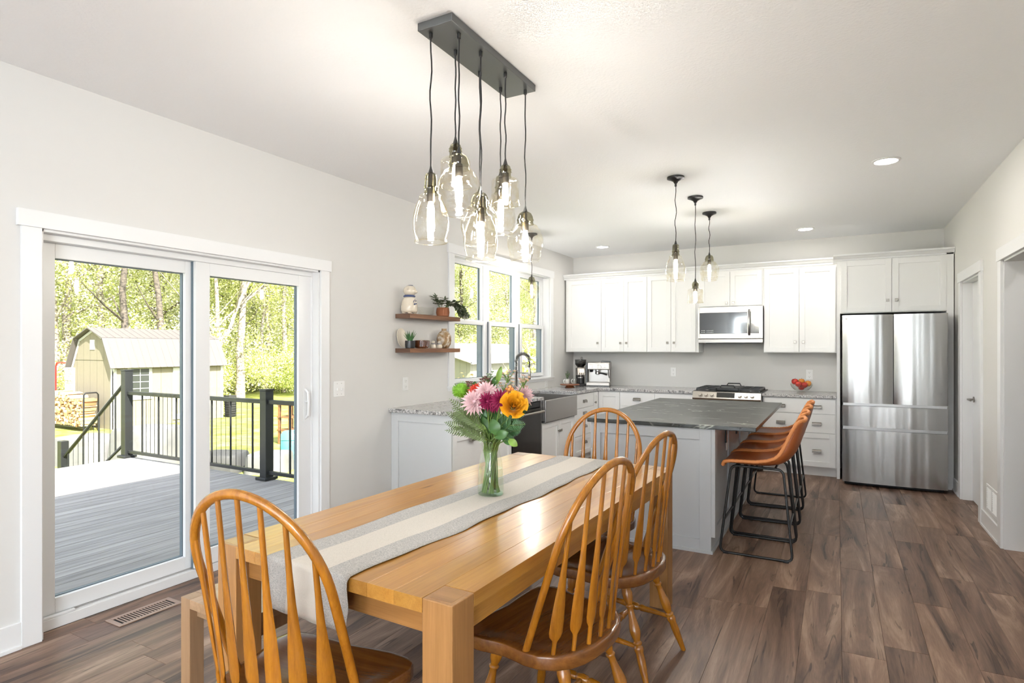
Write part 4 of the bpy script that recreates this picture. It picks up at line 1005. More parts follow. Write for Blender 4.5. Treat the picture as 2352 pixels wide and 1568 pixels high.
def glaze():
    m, t, b = nodes('brown_white_glaze'); n = N(t, 'TexNoise', Scale=14.0, Detail=4.0, Distortion=1.2); L(t, coords(t), n.inputs[0])
    r = ramp(t, n.outputs[0], [(.35, (.20, .10, .04)), (.48, (.38, .25, .13)), (.58, (.66, .58, .48)), (.7, (.74, .69, .62))]); L(t, r.outputs[0], b.inputs['Base Color']); b.inputs['Roughness'].default_value = .2; return m
vx, vy = -3.32, 4.668
solo(MB().lathe([(.03, S2), (.045, S2+.006), (.064, S2+.04), (.072, S2+.085), (.066, S2+.125), (.046, S2+.155), (.026, S2+.168), (.022, S2+.178), (.026, S2+.19), (.021, S2+.19), (.018, S2+.17)], 30, (vx, vy, 0)), 'glazed_vase', glaze(), 'brown and white glazed pottery vase on the lower shelf', 'vase', (vx, vy, S2), smooth=60)

# ------------------------------------------------------------------ coffee corner
m_bsil = M('silver_plastic', (.36, .335, .31), .32, .9)
m_blk = M('black_plastic', (.015, .015, .016), .3)
ZC = ZT
gx, gy = -3.13, 7.66
def yaw(cx, cy_, a):
    R_ = Matrix.Rotation(a, 3, 'Z'); c_ = Vector((cx, cy_, 0))
    return lambda x, y, z: tuple(R_ @ Vector((x, y, z))+c_)
G = yaw(gx, gy, math.radians(35))
cg = thing('coffee_grinder', 'black and silver coffee grinder with clear bean hopper', 'coffee grinder', (gx, gy, ZC))
MB().box(-.058, .058, -.085, .075, ZC, ZC+.035, G).build('base', m_blk, cg, bevel=.006)
MB().box(-.055, .055, .015, .075, ZC+.035, ZC+.24, G).build('back_column', m_blk, cg, bevel=.006)
MB().prism([(-.075, .15), (-.075, .165), (-.055, .25), (.07, .25), (.07, .15)], -.056, .056, lambda y, z, x: G(x, y, ZC+z)).build('control_head', m_bsil, cg, bevel=.004)
MB().prism([(-.0745, .19), (-.0625, .237), (-.06, .237), (-.072, .19)], -.033, .033, lambda y, z, x: G(x, y, ZC+z)).build('display', m_steelw, cg)
for x in (-.03, 0, .03): p = Vector(G(x, -.0775, ZC+.175)); MB().turn(p, p+Vector(G(0, -1, 0))*0+Vector((Vector(G(0, -.01, 0))-Vector(G(0, 0, 0)))), [(0, .008), (1, .007)], 12).build('knob', m_chrome, cg, smooth=40)
p = G(0, -.03, 0)
MB().lathe([(.042, ZC+.036), (.046, ZC+.04), (.046, ZC+.11), (.04, ZC+.112)], 22, (p[0], p[1], 0)).build('grounds_jar', m_blk, cg, smooth=40)
MB().lathe([(.044, ZC+.112), (.046, ZC+.114), (.046, ZC+.128), (.03, ZC+.135), (.012, ZC+.138), (.012, ZC+.148)], 22, (p[0], p[1], 0)).build('jar_lid', m_chrome, cg, smooth=40)
p = G(0, .0, 0)
m_smoke = thinglass('smoked_hopper', (.35, .35, .35), 1.5)
MB().lathe([(.048, ZC+.25), (.05, ZC+.262), (.042, ZC+.268)], 22, (p[0], p[1], 0)).build('hopper_ring', m_bsil, cg, smooth=40)
MB().lathe([(.045, ZC+.266), (.075, ZC+.30), (.078, ZC+.35), (.078, ZC+.36)], 26, (p[0], p[1], 0), caps=False).build('hopper', m_smoke, cg, smooth=40)
MB().lathe([(.04, ZC+.268), (.066, ZC+.298), (.066, ZC+.305)], 22, (p[0], p[1], 0)).build('beans', M('coffee_beans', (.02, .012, .008), .5, bump=.8, bscale=90), cg)
MB().lathe([(.08, ZC+.36), (.08, ZC+.366), (.002, ZC+.37)], 26, (p[0], p[1], 0)).build('lid', m_blk, cg, smooth=40)
p2 = Vector((p[0]+.02, p[1], ZC+.372)); MB().tube([p2+Vector((.012*math.cos(a_), 0, .014+.014*math.sin(a_))) for a_ in [2*PI*k/12 for k in range(12)]], .003, 6, closed=True).build('lid_loop', m_blk, cg, smooth=60)
ex, ey = -2.905, 7.79
Ez = yaw(ex, ey, math.radians(14))
em = thing('espresso_machine', 'stainless espresso machine with portafilter on the corner counter', 'espresso machine', (ex, ey, ZC))
MB().box(-.155, .155, -.16, .14, ZC, ZC+.015, Ez).build('feet_base', m_blk, em)
MB().box(-.16, .16, -.17, .02, ZC+.012, ZC+.055, Ez).build('drip_tray', m_bsil, em, bevel=.006)
MB().box(-.14, .14, -.155, .0, ZC+.055, ZC+.058, Ez).build('drip_grid', m_steeld, em)
MB().box(-.145, .15, -.01, .14, ZC+.015, ZC+.25, Ez).build('back_body', m_bsil, em, bevel=.004)
MB().box(-.165, -.146, -.15, .14, ZC+.02, ZC+.325, Ez).build('side_panel', m_blk, em, bevel=.004)
MB().box(-.146, .16, -.15, .14, ZC+.23, ZC+.33, Ez).build('head', m_bsil, em, bevel=.01, seg=3)
MB().box(-.12, .12, -.02, -.0095, ZC+.06, ZC+.23, Ez).build('backsplash', m_steeld, em)
def ecyl(x, y, z, y2, r0, r1, mat, name):
    MB().cyl(Ez(x, y, z), Ez(x, y2, z), r0, r1, 16).build(name, mat, em, smooth=40)
for x in (-.09, -.055, .08, .115): ecyl(x, -.15, ZC+.275, -.158, .011, .010, m_chrome, 'button')
ecyl(.02, -.15, ZC+.27, -.158, .026, .024, m_plate, 'pressure_gauge')
p = Ez(-.01, -.085, 0); MB().lathe([(.03, ZC+.232), (.034, ZC+.205), (.03, ZC+.195)], 20, (p[0], p[1], 0)).build('group_head', m_chrome, em, smooth=40)
MB().lathe([(.034, ZC+.195), (.034, ZC+.17), (.012, ZC+.158)], 20, (p[0], p[1], 0)).build('portafilter', m_chrome, em, smooth=40)
MB().tube([Ez(.02, -.09, ZC+.182), Ez(.07, -.13, ZC+.178), Ez(.12, -.165, ZC+.165)], [.008, .012, .013], 10).build('portafilter_handle', m_blk, em, smooth=50)
p = Ez(-.1, -.08, 0); MB().lathe([(.024, ZC+.232), (.02, ZC+.20), (.018, ZC+.195)], 18, (p[0], p[1], 0)).build('grinder_outlet', m_blk, em, smooth=40)
MB().tube([Ez(.135, -.12, ZC+.24), Ez(.142, -.14, ZC+.21), Ez(.145, -.15, ZC+.16), Ez(.155, -.165, ZC+.12)], .006, 8).build('steam_wand', m_blk, em, smooth=50)
MB().box(.03, .15, .0, .12, ZC+.33, ZC+.345, Ez).build('hopper_lid', m_blk, em, bevel=.004)
# mugs on a wooden stand
tx, ty = -3.12, 7.26
m_cherry = wood('cherry_stand', (.20, .06, .025), (.34, .12, .05), 'x', 2, .35)
ws = thing('wooden_stand', 'round footed wooden stand holding glass mugs by the grinder', 'cake stand', (tx, ty, ZC))
MB().lathe([(.062, ZC), (.066, ZC+.004), (.05, ZC+.02), (.045, ZC+.03)], 26, (tx, ty, 0)).build('foot', m_cherry, ws, smooth=40)
MB().lathe([(.05, ZC+.03), (.125, ZC+.034), (.13, ZC+.04), (.128, ZC+.046), (.002, ZC+.046)], 32, (tx, ty, 0)).build('plate', m_cherry, ws, smooth=40)
ZM = ZC+.0465
for k, (dx, dy, lab) in enumerate(((-.02, -.062, 'clear glass mug with a white handle on the wooden stand'), (.055, .02, 'clear glass mug on the wooden stand nearest the grinder'))):
    mg = thing('glass_mug', lab, 'mug', (tx+dx, ty+dy, ZM), group='glass mugs')
    MB().lathe([(.03, ZM), (.036, ZM+.003), (.041, ZM+.03), (.0425, ZM+.075)], 24, (tx+dx, ty+dy, 0), caps=False).lathe([(.001, ZM+.002), (.03, ZM)], 24, (tx+dx, ty+dy, 0), caps=False).build('cup', m_clear, mg, smooth=40)
    MB().tube([(tx+dx-.003, ty+dy-.041, ZM+.066), (tx+dx-.01, ty+dy-.062, ZM+.06), (tx+dx-.012, ty+dy-.068, ZM+.04), (tx+dx-.01, ty+dy-.06, ZM+.022), (tx+dx-.003, ty+dy-.04, ZM+.014)], .0045, 8).build('handle', m_plate, mg, smooth=50)
    MB().tube([(tx+dx+.0425*math.cos(2*PI*j/24), ty+dy+.0425*math.sin(2*PI*j/24), ZM+.075) for j in range(24)], .0015, 5, closed=True).build('rim', m_clear, mg, smooth=60)
sp2 = thing('succulent', 'small leafy succulent in a white pot behind the glass mugs', 'potted plant', (tx-.06, ty+.055, ZM))
MB().lathe([(.02, ZM), (.028, ZM+.004), (.032, ZM+.06), (.028, ZM+.06)], 18, (tx-.06, ty+.055, 0)).build('pot', m_plate, sp2, smooth=40)
lv = MB(); rnd = random.Random(3)
MB().tube([(tx-.06, ty+.055, ZM+.055), (tx-.055, ty+.055, ZM+.16)], .002, 5).tube([(tx-.06, ty+.055, ZM+.055), (tx-.04, ty+.08, ZM+.13)], .002, 5).tube([(tx-.06, ty+.055, ZM+.055), (tx-.07, ty+.03, ZM+.13)], .002, 5).build('stems', m_aloe, sp2)
for bx, by, bz, ex2, ey2, ez2 in ((-.06, .055, .07, -.055, .055, .16), (-.06, .055, .07, -.04, .08, .13), (-.06, .055, .07, -.07, .03, .13)):
    for i in range(12):
        u = i/11; a_ = i*2.2; lv.leaf((tx+bx+(ex2-bx)*u, ty+by+(ey2-by)*u, ZM+bz+(ez2-bz)*u), (math.cos(a_), math.sin(a_), .8), (0, 0, 1), .028, .013, .1)
lv.build('leaves', leafmat('succulent_leaf', [(0, (.06, .13, .04)), (1, (.20, .30, .10))], .2), sp2)
# fruit bowl
bx, by = -.37, 7.80
fb = thing('fruit_bowl', 'cut glass bowl of red fruit on the counter by the refrigerator', 'bowl', (bx, by, ZT))
pr = [(.05, ZT), (.055, ZT+.004), (.045, ZT+.012), (.075, ZT+.03), (.105, ZT+.06), (.12, ZT+.095), (.123, ZT+.11)]
MB().lathe(pr, 36, (bx, by, 0), caps=False).build('bowl', m_clear, fb, smooth=40)
rb = MB()
for k in range(36):
    c_, s_ = math.cos(2*PI*k/36), math.sin(2*PI*k/36); rb.tube([(bx+.07*c_, by+.07*s_, ZT+.026), (bx+.1055*c_, by+.1055*s_, ZT+.06), (bx+.1205*c_, by+.1205*s_, ZT+.095)], .0022, 5)
rb.build('cut_ribs', m_clear, fb, smooth=60)
m_apple = M('red_fruit_skin', (.38, .022, .012), .3, vary=.6); m_peach = M('orange_fruit_skin', (.58, .22, .03), .35, vary=.45)
for k, (dx, dy, dz, r_, mt, lab) in enumerate(((-.07, .0, .125, .038, m_apple, 'dark red fruit on the left rim of the glass bowl'), (.0, .01, .128, .036, m_peach, 'yellow-orange fruit on top of the glass bowl'), (-.028, -.055, .10, .036, m_apple, 'bright red fruit at the front of the glass bowl'), (.035, -.05, .09, .036, m_apple, 'red fruit in the middle of the glass bowl'), (.07, .005, .105, .037, m_peach, 'red-orange fruit on the right of the glass bowl'), (.0, .0, .06, .036, m_apple, 'red fruit at the bottom of the glass bowl'), (-.03, .06, .09, .036, m_apple, 'red fruit at the back of the glass bowl'))):
    c_ = (bx+dx, by+dy, ZT+dz)
    o = thing('fruit', lab, 'fruit', c_, group='fruit in the glass bowl')
    prf = [(.002, -.8), (.45, -.9), (.85, -.55), (1, 0), (.93, .45), (.65, .82), (.25, .88), (.06, .74)]
    MB().lathe([(a_*r_, c_[2]+b_*r_) for a_, b_ in prf], 20, (c_[0], c_[1], 0)).build('flesh', mt, o, smooth=70)
    MB().tube([(c_[0], c_[1], c_[2]+r_*.72), (c_[0]+.004, c_[1], c_[2]+r_*1.15)], .0016, 5).build('stem', m_shelf, o)

# ------------------------------------------------------------------ vase of flowers on the runner
VX, VY, VZ = -1.377, 2.30, TZ+.0055
vs_ = thing('flower_vase', 'clear green-tinted glass carafe vase on the table runner', 'vase', (VX, VY, VZ))
m_vase = thinglass('vase_glass', (.94, .965, .94), 1.5)
pr = [(.052, 0), (.058, .004), (.06, .02), (.0585, .08), (.055, .13), (.049, .165), (.0425, .19), (.041, .20), (.0445, .215), (.054, .238), (.0555, .242)]
MB().lathe([(r, VZ+z) for r, z in pr], 36, (VX, VY, 0), caps=False).build('wall', m_vase, vs_, smooth=60)
MB().lathe([(.002, VZ+.001), (.054, VZ+.0005), (.0565, VZ+.006), (.05, VZ+.010), (.002, VZ+.008)], 36, (VX, VY, 0)).build('foot', thinglass('vase_foot', (.78, .87, .79), 1.5), vs_, smooth=40)
MB().tube([(VX+.0555*math.cos(2*PI*j/36), VY+.0555*math.sin(2*PI*j/36), VZ+.242) for j in range(36)], .0018, 6, closed=True).build('rim', m_vase, vs_, smooth=60)
MB().lathe([(r-.002, VZ+z) for r, z in pr[1:4]]+[(.0525, VZ+.12), (.002, VZ+.12)], 30, (VX, VY, 0), caps=False).build('water', thinglass('water', (.93, .96, .92), 1.33), vs_, smooth=40)
m_stem = M('flower_stem', (.13, .22, .045), .5, vary=.3); m_lf = M('flower_leaf', (.045, .125, .025), .42, vary=.4); m_lf2 = M('light_leaf', (.20, .33, .06), .45, vary=.3)
NECK = Vector((VX, VY, VZ+.20)); rnd = random.Random(21)
def bloompos(x, z, k):
    return Vector((x, 2.30, z))+Vector((.514, -.858, .05))*(1-k)*2.7   # k < 1: towards the room side of the bouquet
def stem(o, p, kk=0):
    a_ = rnd.uniform(0, 2*PI); e_ = Vector((VX+.04*math.cos(a_), VY+.04*math.sin(a_), VZ+.012)); a2 = a_+rnd.uniform(1.2, 2.6); nk = NECK+Vector((math.cos(a2), math.sin(a2), 0))*rnd.uniform(.018, .034)
    d0 = (p-nk); pts = [e_, e_.lerp(nk, .5), nk, nk+d0*.4+Vector((0, 0, .015)), p]
    # smooth
    sm = []
    for i in range(len(pts)-1):
        for k in range(4): sm.append(pts[i].lerp(pts[i+1], k/4))
    sm.append(pts[-1])
    MB().tube(sm, .0026, 6).build('stem', m_stem, o, smooth=70)
    return nk
def frame(n_):
    n_ = Vector(n_).normalized(); u = n_.orthogonal().normalized(); return n_, u, n_.cross(u)
def mum(label, x, z, k, r, mat, face, n_=(20, 16, 12, 8), name='chrysanthemum'):
    p = bloompos(x, z, k); o = thing(name, label, 'flower', tuple(p)); stem(o, p)
    n0, u, v = frame(face); mb = MB()
    for ri, cnt in enumerate(n_):
        el = math.radians(8+ri*20); ln = r*(1-.13*ri)
        for i in range(cnt):
            a_ = 2*PI*(i+.5*(ri % 2))/cnt+rnd.uniform(-.08, .08); rad = u*math.cos(a_)+v*math.sin(a_)
            d_ = rad*math.cos(el)+n0*math.sin(el); mb.leaf(p+rad*r*.08+n0*.004*ri, d_, n0, ln*rnd.uniform(.88, 1.05), r*.26, .1, .25)
    mb.build('petals', mat, o)
    MB().ball(tuple(p+n0*.008), r*.2, 10, 6).build('centre', mat, o, smooth=60)
    return o
m_pinkp = M('pale_pink_petal', (.82, .58, .60), .6); m_magp = M('magenta_petal', (.28, .01, .07), .55); m_redp = M('red_petal', (.62, .05, .025), .55); m_yel = M('golden_rose_petal', (.88, .45, .02), .5, vary=.12)
tc_ = Vector((.5, -.85, .25))
mum('pale pink chrysanthemum at the left front of the bouquet', -1.461, 1.182, .965, .062, m_pinkp, (.3, -.8, .35))
mum('pale pink chrysanthemum at the top centre of the bouquet', -1.399, 1.226, .985, .06, m_pinkp, (.45, -.7, .6))
mum('pale pink chrysanthemum at the right edge of the bouquet', -1.205, 1.218, 1.02, .052, m_pinkp, (.8, -.5, .4))
mum('magenta chrysanthemum left of the centre of the bouquet', -1.395, 1.188, .968, .045, m_magp, (.5, -.85, .2))
mum('magenta chrysanthemum beside the yellow rose', -1.327, 1.198, .968, .05, m_magp, (.6, -.75, .25))
mum('dark magenta chrysanthemum low in the bouquet between the others', -1.36, 1.175, .985, .04, m_magp, (.5, -.85, .05))
mum('red flower behind the pale pink chrysanthemums', -1.455, 1.23, 1.0, .042, m_redp, (.3, -.8, .6), name='red_flower')
# rose
p = bloompos(-1.264, 1.176, .96); o = thing('rose', 'golden yellow rose at the right front of the bouquet', 'flower', tuple(p)); stem(o, p)
n0, u, v = frame((.52, -.8, .38)); mb = MB()
for ri, (cnt, r_, op, hf) in enumerate(((5, .052, .75, .95), (5, .044, .45, 1.2), (4, .034, .22, 1.65), (4, .024, .05, 2.4), (3, .014, -.35, 4.0), (3, .006, -.5, 9.0))):
    for i in range(cnt):
        a0 = 2*PI*(i+.37*ri)/cnt; w_ = 2*PI/cnt*.72; rings = []
        for iu in range(6):
            row = []
            for iv in range(7):
                tt = iu/5; a_ = a0+(iv/6-.5)*w_*2*(.55+.45*math.sin(PI*min(tt+.25, 1))); rr_2 = r_*(.35+.65*tt**.8)*(1+.25*op*tt**3); hh = r_*1.15*hf*tt*(1-.32*max(op, 0)*tt)+.004*math.sin(iv*1.7+ri)*tt
                row.append(p-n0*.018+(u*math.cos(a_)+v*math.sin(a_))*rr_2+n0*hh)
            rings.append(row)
        mb.loft(rings, caps=False, closed=False)
mb.build('petals', m_yel, o, smooth=80)
# green ball flower
p = bloompos(-1.537, 1.232, 1.0); o = thing('green_trick_flower', 'fuzzy round lime green flower on the left of the bouquet', 'flower', tuple(p)); stem(o, p)
mb = MB().ball(tuple(p), .034, 12, 8)
for i in range(420):
    zz = 1-2*(i+.5)/420; a_ = i*2.39996; rr_2 = math.sqrt(1-zz*zz); d_ = Vector((rr_2*math.cos(a_), rr_2*math.sin(a_), zz)); mb.leaf(p+d_*.03, d_+Vector((rnd.uniform(-.3, .3),)*3), d_.orthogonal(), .017, .004, 0, 0)
mb.build('bristles', M('lime_bristle', (.20, .42, .025), .6), o)
# filler sprigs with little buds
def sprig(label, x, z, k, cols, n_, spread, name, rad=.006, big=False):
    p = bloompos(x, z, k); o = thing(name, label, 'flower', tuple(p)); stem(o, p)
    tw = MB(); bd = MB(); 
    for i in range(n_):
        d_ = Vector((rnd.gauss(0, 1), rnd.gauss(0, 1), rnd.gauss(.5, .8))).normalized(); q_ = p+d_*spread*rnd.uniform(.4, 1); tw.tube([p-Vector((0, 0, spread*.7)), p.lerp(q_, .5)-Vector((0, 0, .006)), q_], .0011, 4)
        if big: bd.ball(tuple(q_), rad*rnd.uniform(.8, 1.2), 8, 6)
        else:
            for j in range(5): a_ = j*1.256; bd.leaf(q_, Vector((math.cos(a_), math.sin(a_), .5))+d_*.4, d_, rad*1.9, rad*1.1, 0, .1)
    tw.build('twigs', m_stem, o); bo = bd.build('buds', cols, o, smooth=60 if big else None); bo['kind'] = 'stuff'
m_berry = M('orange_berry', (.68, .26, .07), .3, vary=.4); m_wax = leafmat('waxflower', [(0, (.55, .28, .24)), (.5, (.70, .50, .42)), (1, (.80, .70, .40))], .2); m_brown = leafmat('brown_blossom', [(0, (.13, .05, .045)), (1, (.30, .14, .11))], .1)
sprig('orange berry sprig above the yellow rose', -1.275, 1.228, .99, m_berry, 16, .032, 'berry_sprig', .008, True)
sprig('red and yellow blossom sprig at the top right of the bouquet', -1.305, 1.25, 1.0, m_wax, 18, .045, 'blossom_sprig')
sprig('pink waxflower sprig standing tallest on the right', -1.287, 1.30, 1.01, m_wax, 20, .04, 'waxflower_sprig')
sprig('pink waxflower sprig at the right tip of the bouquet', -1.208, 1.275, 1.01, m_wax, 18, .035, 'waxflower_sprig')
sprig('brownish blossom sprig at the top of the bouquet', -1.396, 1.262, 1.01, m_brown, 26, .038, 'brown_blossom_sprig', .008)
sprig('dark red bud sprig beside the lime green flower', -1.492, 1.25, 1.0, m_brown, 12, .022, 'bud_sprig', .007)
sprig('pale green eucalyptus sprig at the back of the bouquet', -1.385, 1.285, 1.03, leafmat('eucalyptus', [(0, (.16, .24, .14)), (1, (.32, .40, .26))], .2), 16, .035, 'eucalyptus_sprig', .008)
# broad leaves
def leafspray(label, x0, z0, x1, z1, k, W, mat, name='leaf_stem'):
    a_, b_ = bloompos(x0, z0, k), bloompos(x1, z1, k); o = thing(name, label, 'leaf', tuple(a_)); stem(o, a_)
    d_ = b_-a_; ln = d_.length; mb = MB(); n0 = Vector((.5, -.85, .2)); d_.normalize(); sd_ = d_.cross(n0).normalized(); rows = []
    for i in range(9):
        t_ = i/8; w_ = W*math.sin(PI*min(t_*.93+.04, 1))**.8; c_ = a_+d_*ln*t_+n0*(.015*math.sin(PI*t_)); rows.append([c_-sd_*w_+n0*.006, c_, c_+sd_*w_+n0*.006])
    mb.loft(rows, caps=False, closed=False); mb.build('blade', mat, o, smooth=80)
leafspray('tall lime green pointed leaf at the top of the bouquet', -1.345, 1.265, -1.322, 1.345, 1.0, .013, m_lf2)
leafspray('mid green pointed leaf at the top left of centre of the bouquet', -1.365, 1.255, -1.348, 1.30, 1.0, .013, m_lf)
leafspray('dark green pointed leaf beside the lime green flower', -1.47, 1.215, -1.462, 1.275, 1.01, .016, m_lf)
leafspray('broad oval leaf at the centre front of the bouquet', -1.345, 1.045, -1.37, 1.115, .955, .025, m_lf)
leafspray('broad leaf below the centre front leaf, tipped right', -1.355, 1.035, -1.29, 1.065, .958, .02, m_lf)
leafspray('pale leaf drooping over the vase rim on the right', -1.29, 1.03, -1.245, 1.005, .965, .016, m_lf2)
leafspray('dark leaf drooping over the vase neck on the right', -1.32, 1.03, -1.25, 1.015, .98, .022, m_lf)
leafspray('olive leaf drooping to the left of the stems', -1.40, 1.065, -1.455, 1.085, .97, .012, m_lf2)
# fern fronds
def frond(label, pts, k, W, mat, n_=18):
    P_ = [bloompos(x, z, k) for x, z in pts]; o = thing('fern_frond', label, 'leaf', tuple(P_[0]), group='fern fronds in the bouquet')
    nk = stem(o, P_[0]); mb = MB(); spine = []
    for i in range(n_+1):
        u_ = i/n_*(len(P_)-1); j = min(int(u_), len(P_)-2); spine.append(P_[j].lerp(P_[j+1], u_-j))
    MB().tube(spine, .0013, 5).build('rachis', m_stem, o)
    n0 = Vector((.5, -.85, .25))
    for i in range(1, n_+1):
        t_ = (spine[i]-spine[i-1]).normalized(); sd_ = t_.cross(n0).normalized(); w_ = W*math.sin(PI*(.12+.86*i/n_))**.75
        for s_ in (-1, 1): mb.leaf(spine[i], sd_*s_+t_*.75+n0*rnd.uniform(-.15, .25), n0, w_, w_*.3, .12, .1)
    mb.build('leaflets', mat, o)
m_fern = M('fern_green', (.085, .125, .03), .5, vary=.35); m_fern2 = M('fern_dark_green', (.03, .11, .022), .45, vary=.35)
for q_l, (pts, k, W) in enumerate((([(-1.42, 1.06), (-1.50, 1.13), (-1.60, 1.19)], .985, .036), ([(-1.42, 1.05), (-1.52, 1.10), (-1.615, 1.13)], .97, .034), ([(-1.41, 1.035), (-1.52, 1.07), (-1.622, 1.085)], .96, .034), ([(-1.40, 1.03), (-1.50, 1.05), (-1.618, 1.05)], .955, .032), ([(-1.41, 1.06), (-1.49, 1.11), (-1.58, 1.155)], .955, .036), ([(-1.40, 1.02), (-1.47, 1.045), (-1.56, 1.075)], .95, .03), ([(-1.42, 1.08), (-1.48, 1.14), (-1.55, 1.20)], 1.01, .034), ([(-1.43, 1.06), (-1.51, 1.105), (-1.585, 1.12)], 1.0, .036), ([(-1.42, 1.04), (-1.50, 1.075), (-1.57, 1.105)], 1.02, .036))):
    frond(('highest', 'third highest', 'fourth highest', 'lowest', 'second highest', 'short lower', 'steeply rising', 'rear', 'low rear')[q_l]+' feathery olive fern frond reaching left from the vase', pts, k, W, m_fern)
for q_l, (pts, k, W) in enumerate((([(-1.33, 1.05), (-1.28, 1.09), (-1.205, 1.10)], .97, .036), ([(-1.33, 1.08), (-1.26, 1.14), (-1.18, 1.18)], .985, .036), ([(-1.33, 1.06), (-1.27, 1.12), (-1.20, 1.145)], 1.0, .034), ([(-1.35, 1.03), (-1.31, 1.045), (-1.265, 1.03)], .965, .024), ([(-1.34, 1.07), (-1.28, 1.12), (-1.22, 1.16)], 1.03, .036), ([(-1.34, 1.04), (-1.28, 1.06), (-1.225, 1.07)], .985, .032))):
    frond(('broad', 'highest', 'middle', 'short drooping', 'rear', 'low')[q_l]+' dark green fern frond reaching right below the yellow rose', pts, k, W, m_fern2)
# leafy mass between the stems
for k_ in range(22):
    x0 = -1.43+.0066*k_; z0 = 1.045+.035*(k_ % 4); leafspray('dark green leaf among the crowded stems of the bouquet', x0, z0, x0+rnd.uniform(-.05, .05), z0+rnd.uniform(.05, .085), rnd.uniform(.98, 1.04), rnd.uniform(.012, .019), (m_lf, m_fern2, m_lf)[k_ % 3], 'leaf_stem')
for o in list(C.objects):
    if o.get('label') == 'dark green leaf among the crowded stems of the bouquet': o['group'] = 'leaves among the bouquet stems'
# ------------------------------------------------------------------ outdoors
GZ = -1.1
def grassmat():
    m, t, b = nodes('lawn_grass'); n = N(t, 'TexNoise', Scale=2.2, Detail=8.0, Roughness=.7); L(t, coords(t), n.inputs[0]); n2 = N(t, 'TexNoise', Scale=45.0, Detail=3.0); L(t, coords(t), n2.inputs[0])
    r = ramp(t, n.outputs[0], [(.35, (.17, .24, .035)), (.5, (.30, .33, .09)), (.68, (.46, .42, .20))]); r2 = ramp(t, n2.outputs[0], [(.3, (.7, .72, .6)), (.7, (1.1, 1.1, 1.05))])
    L(t, mixc(t, r.outputs[0], r2.outputs[0], 1.0, 'MULTIPLY'), b.inputs['Base Color']); b.inputs['Roughness'].default_value = .95; b.inputs['Specular IOR Level'].default_value = .1
    bp = N(t, 'Bump', Strength=.6, Distance=.03); L(t, n2.outputs[0], bp.inputs['Height']); L(t, bp.outputs[0], b.inputs['Normal']); return m
m_grass = grassmat()
struct('lawn', MB().box(-110, XO, -40, 95, GZ-.4, GZ), m_grass, 'sunlit lawn behind the house')
# deck
dk = struct('deck', MB().box(-8.95, XO-.02, -2.6, 4.78, -.35, -.15), M('deck_joists', (.08, .07, .06), .9), 'weathered grey board deck outside the patio door')
me = MB().box(-.068, .068, -3.69, 3.69, -.028, 0).mesh('deck_board'); me.materials.append(m_deck)
k = 0
x = XO-.1
while x > -8.9:
    inst(me, 'deck_board', dk, (x, 1.09, -.121)); x -= .1412
st = struct('deck_stairs', MB().box(-9.0, -8.95, 3.1, 4.78, -1.1, -.16), m_deck, 'wooden stairs down from the deck')
for k in range(5): MB().box(-9.28-.28*k, -8.99-.28*k, 3.1, 4.7, -.31-.17*k, -.28-.17*k).build('tread', m_deck, st)
# railing
RY = 4.72
rl = thing('deck_railing', 'black metal deck railing with slim vertical balusters', 'railing', (-6.3, RY, -.12))
def post(x, z0, z1, par):
    p_ = MB().box(x-.055, x+.055, RY-.055, RY+.055, z0, z1).build('post', m_rail, par, bevel=.006)
    MB().box(x-.062, x+.062, RY-.062, RY+.062, z1, z1+.022).build('post_cap', m_rail, p_, bevel=.004); MB().box(x-.09, x+.09, RY-.09, RY+.09, z0, z0+.035).build('post_base', m_rail, p_, bevel=.006)
post(-8.87, -.12, 1.11, rl); post(-5.92, -.12, .93, rl); post(-3.75, -.12, .93, rl)
for x0, x1 in ((-8.815, -5.975), (-5.865, -3.805)):
    MB().box(x0, x1, RY-.03, RY+.03, .775, .825).build('top_rail', m_rail, rl, bevel=.006); MB().box(x0, x1, RY-.022, RY+.022, -.055, -.015).build('bottom_rail', m_rail, rl, bevel=.004)
mb1 = MB().cyl((0, 0, -.02), (0, 0, .78), .0125, n=8).mesh('baluster', smooth=50); mb1.materials.append(m_rail)
mb2 = MB().cyl((0, 0, -.02), (0, 0, .78), .0035, n=5).mesh('rod', smooth=50); mb2.materials.append(m_rail)
xs = [-8.49, -8.1, -7.7, -7.31, -6.95, -6.58, -6.17, -5.52, -5.13, -4.74, -4.35, -3.96]
for i, x in enumerate(xs):
    inst(mb1, 'baluster', rl, Vector((x, RY, 0))-rl.location)
    if i+1 < len(xs):
        for k in (1, 2, 3):
            xx = x+(xs[i+1]-x)*k/4
            if abs(xx+5.92) > .09: inst(mb2, 'rod', rl, Vector((xx, RY, 0))-rl.location)
sr = thing('stair_railing', 'black metal handrail descending beside the deck stairs', 'railing', (-9.8, RY, GZ))
MB().box(-10.72, -10.60, RY-.055, RY+.055, GZ, -.02).build('post', m_rail, sr, bevel=.006)
MB().tube([(-8.93, RY, .93), (-10.62, RY, -.27)], [(.03, .022)]*2, 8, ref=(0, 1, 0)).build('handrail', m_rail, sr)
MB().tube([(-8.93, RY, .07), (-10.62, RY, -1.0)], [(.022, .02)]*2, 8, ref=(0, 1, 0)).build('lower_rail', m_rail, sr)
for k in range(11):
    u = (k+.6)/11.4; x = -8.93-1.69*u; MB().cyl((x, RY, .07-1.07*u), (x, RY, .93-1.2*u), .0125 if k % 3 == 1 else .0035, n=6).build('baluster', m_rail, sr)
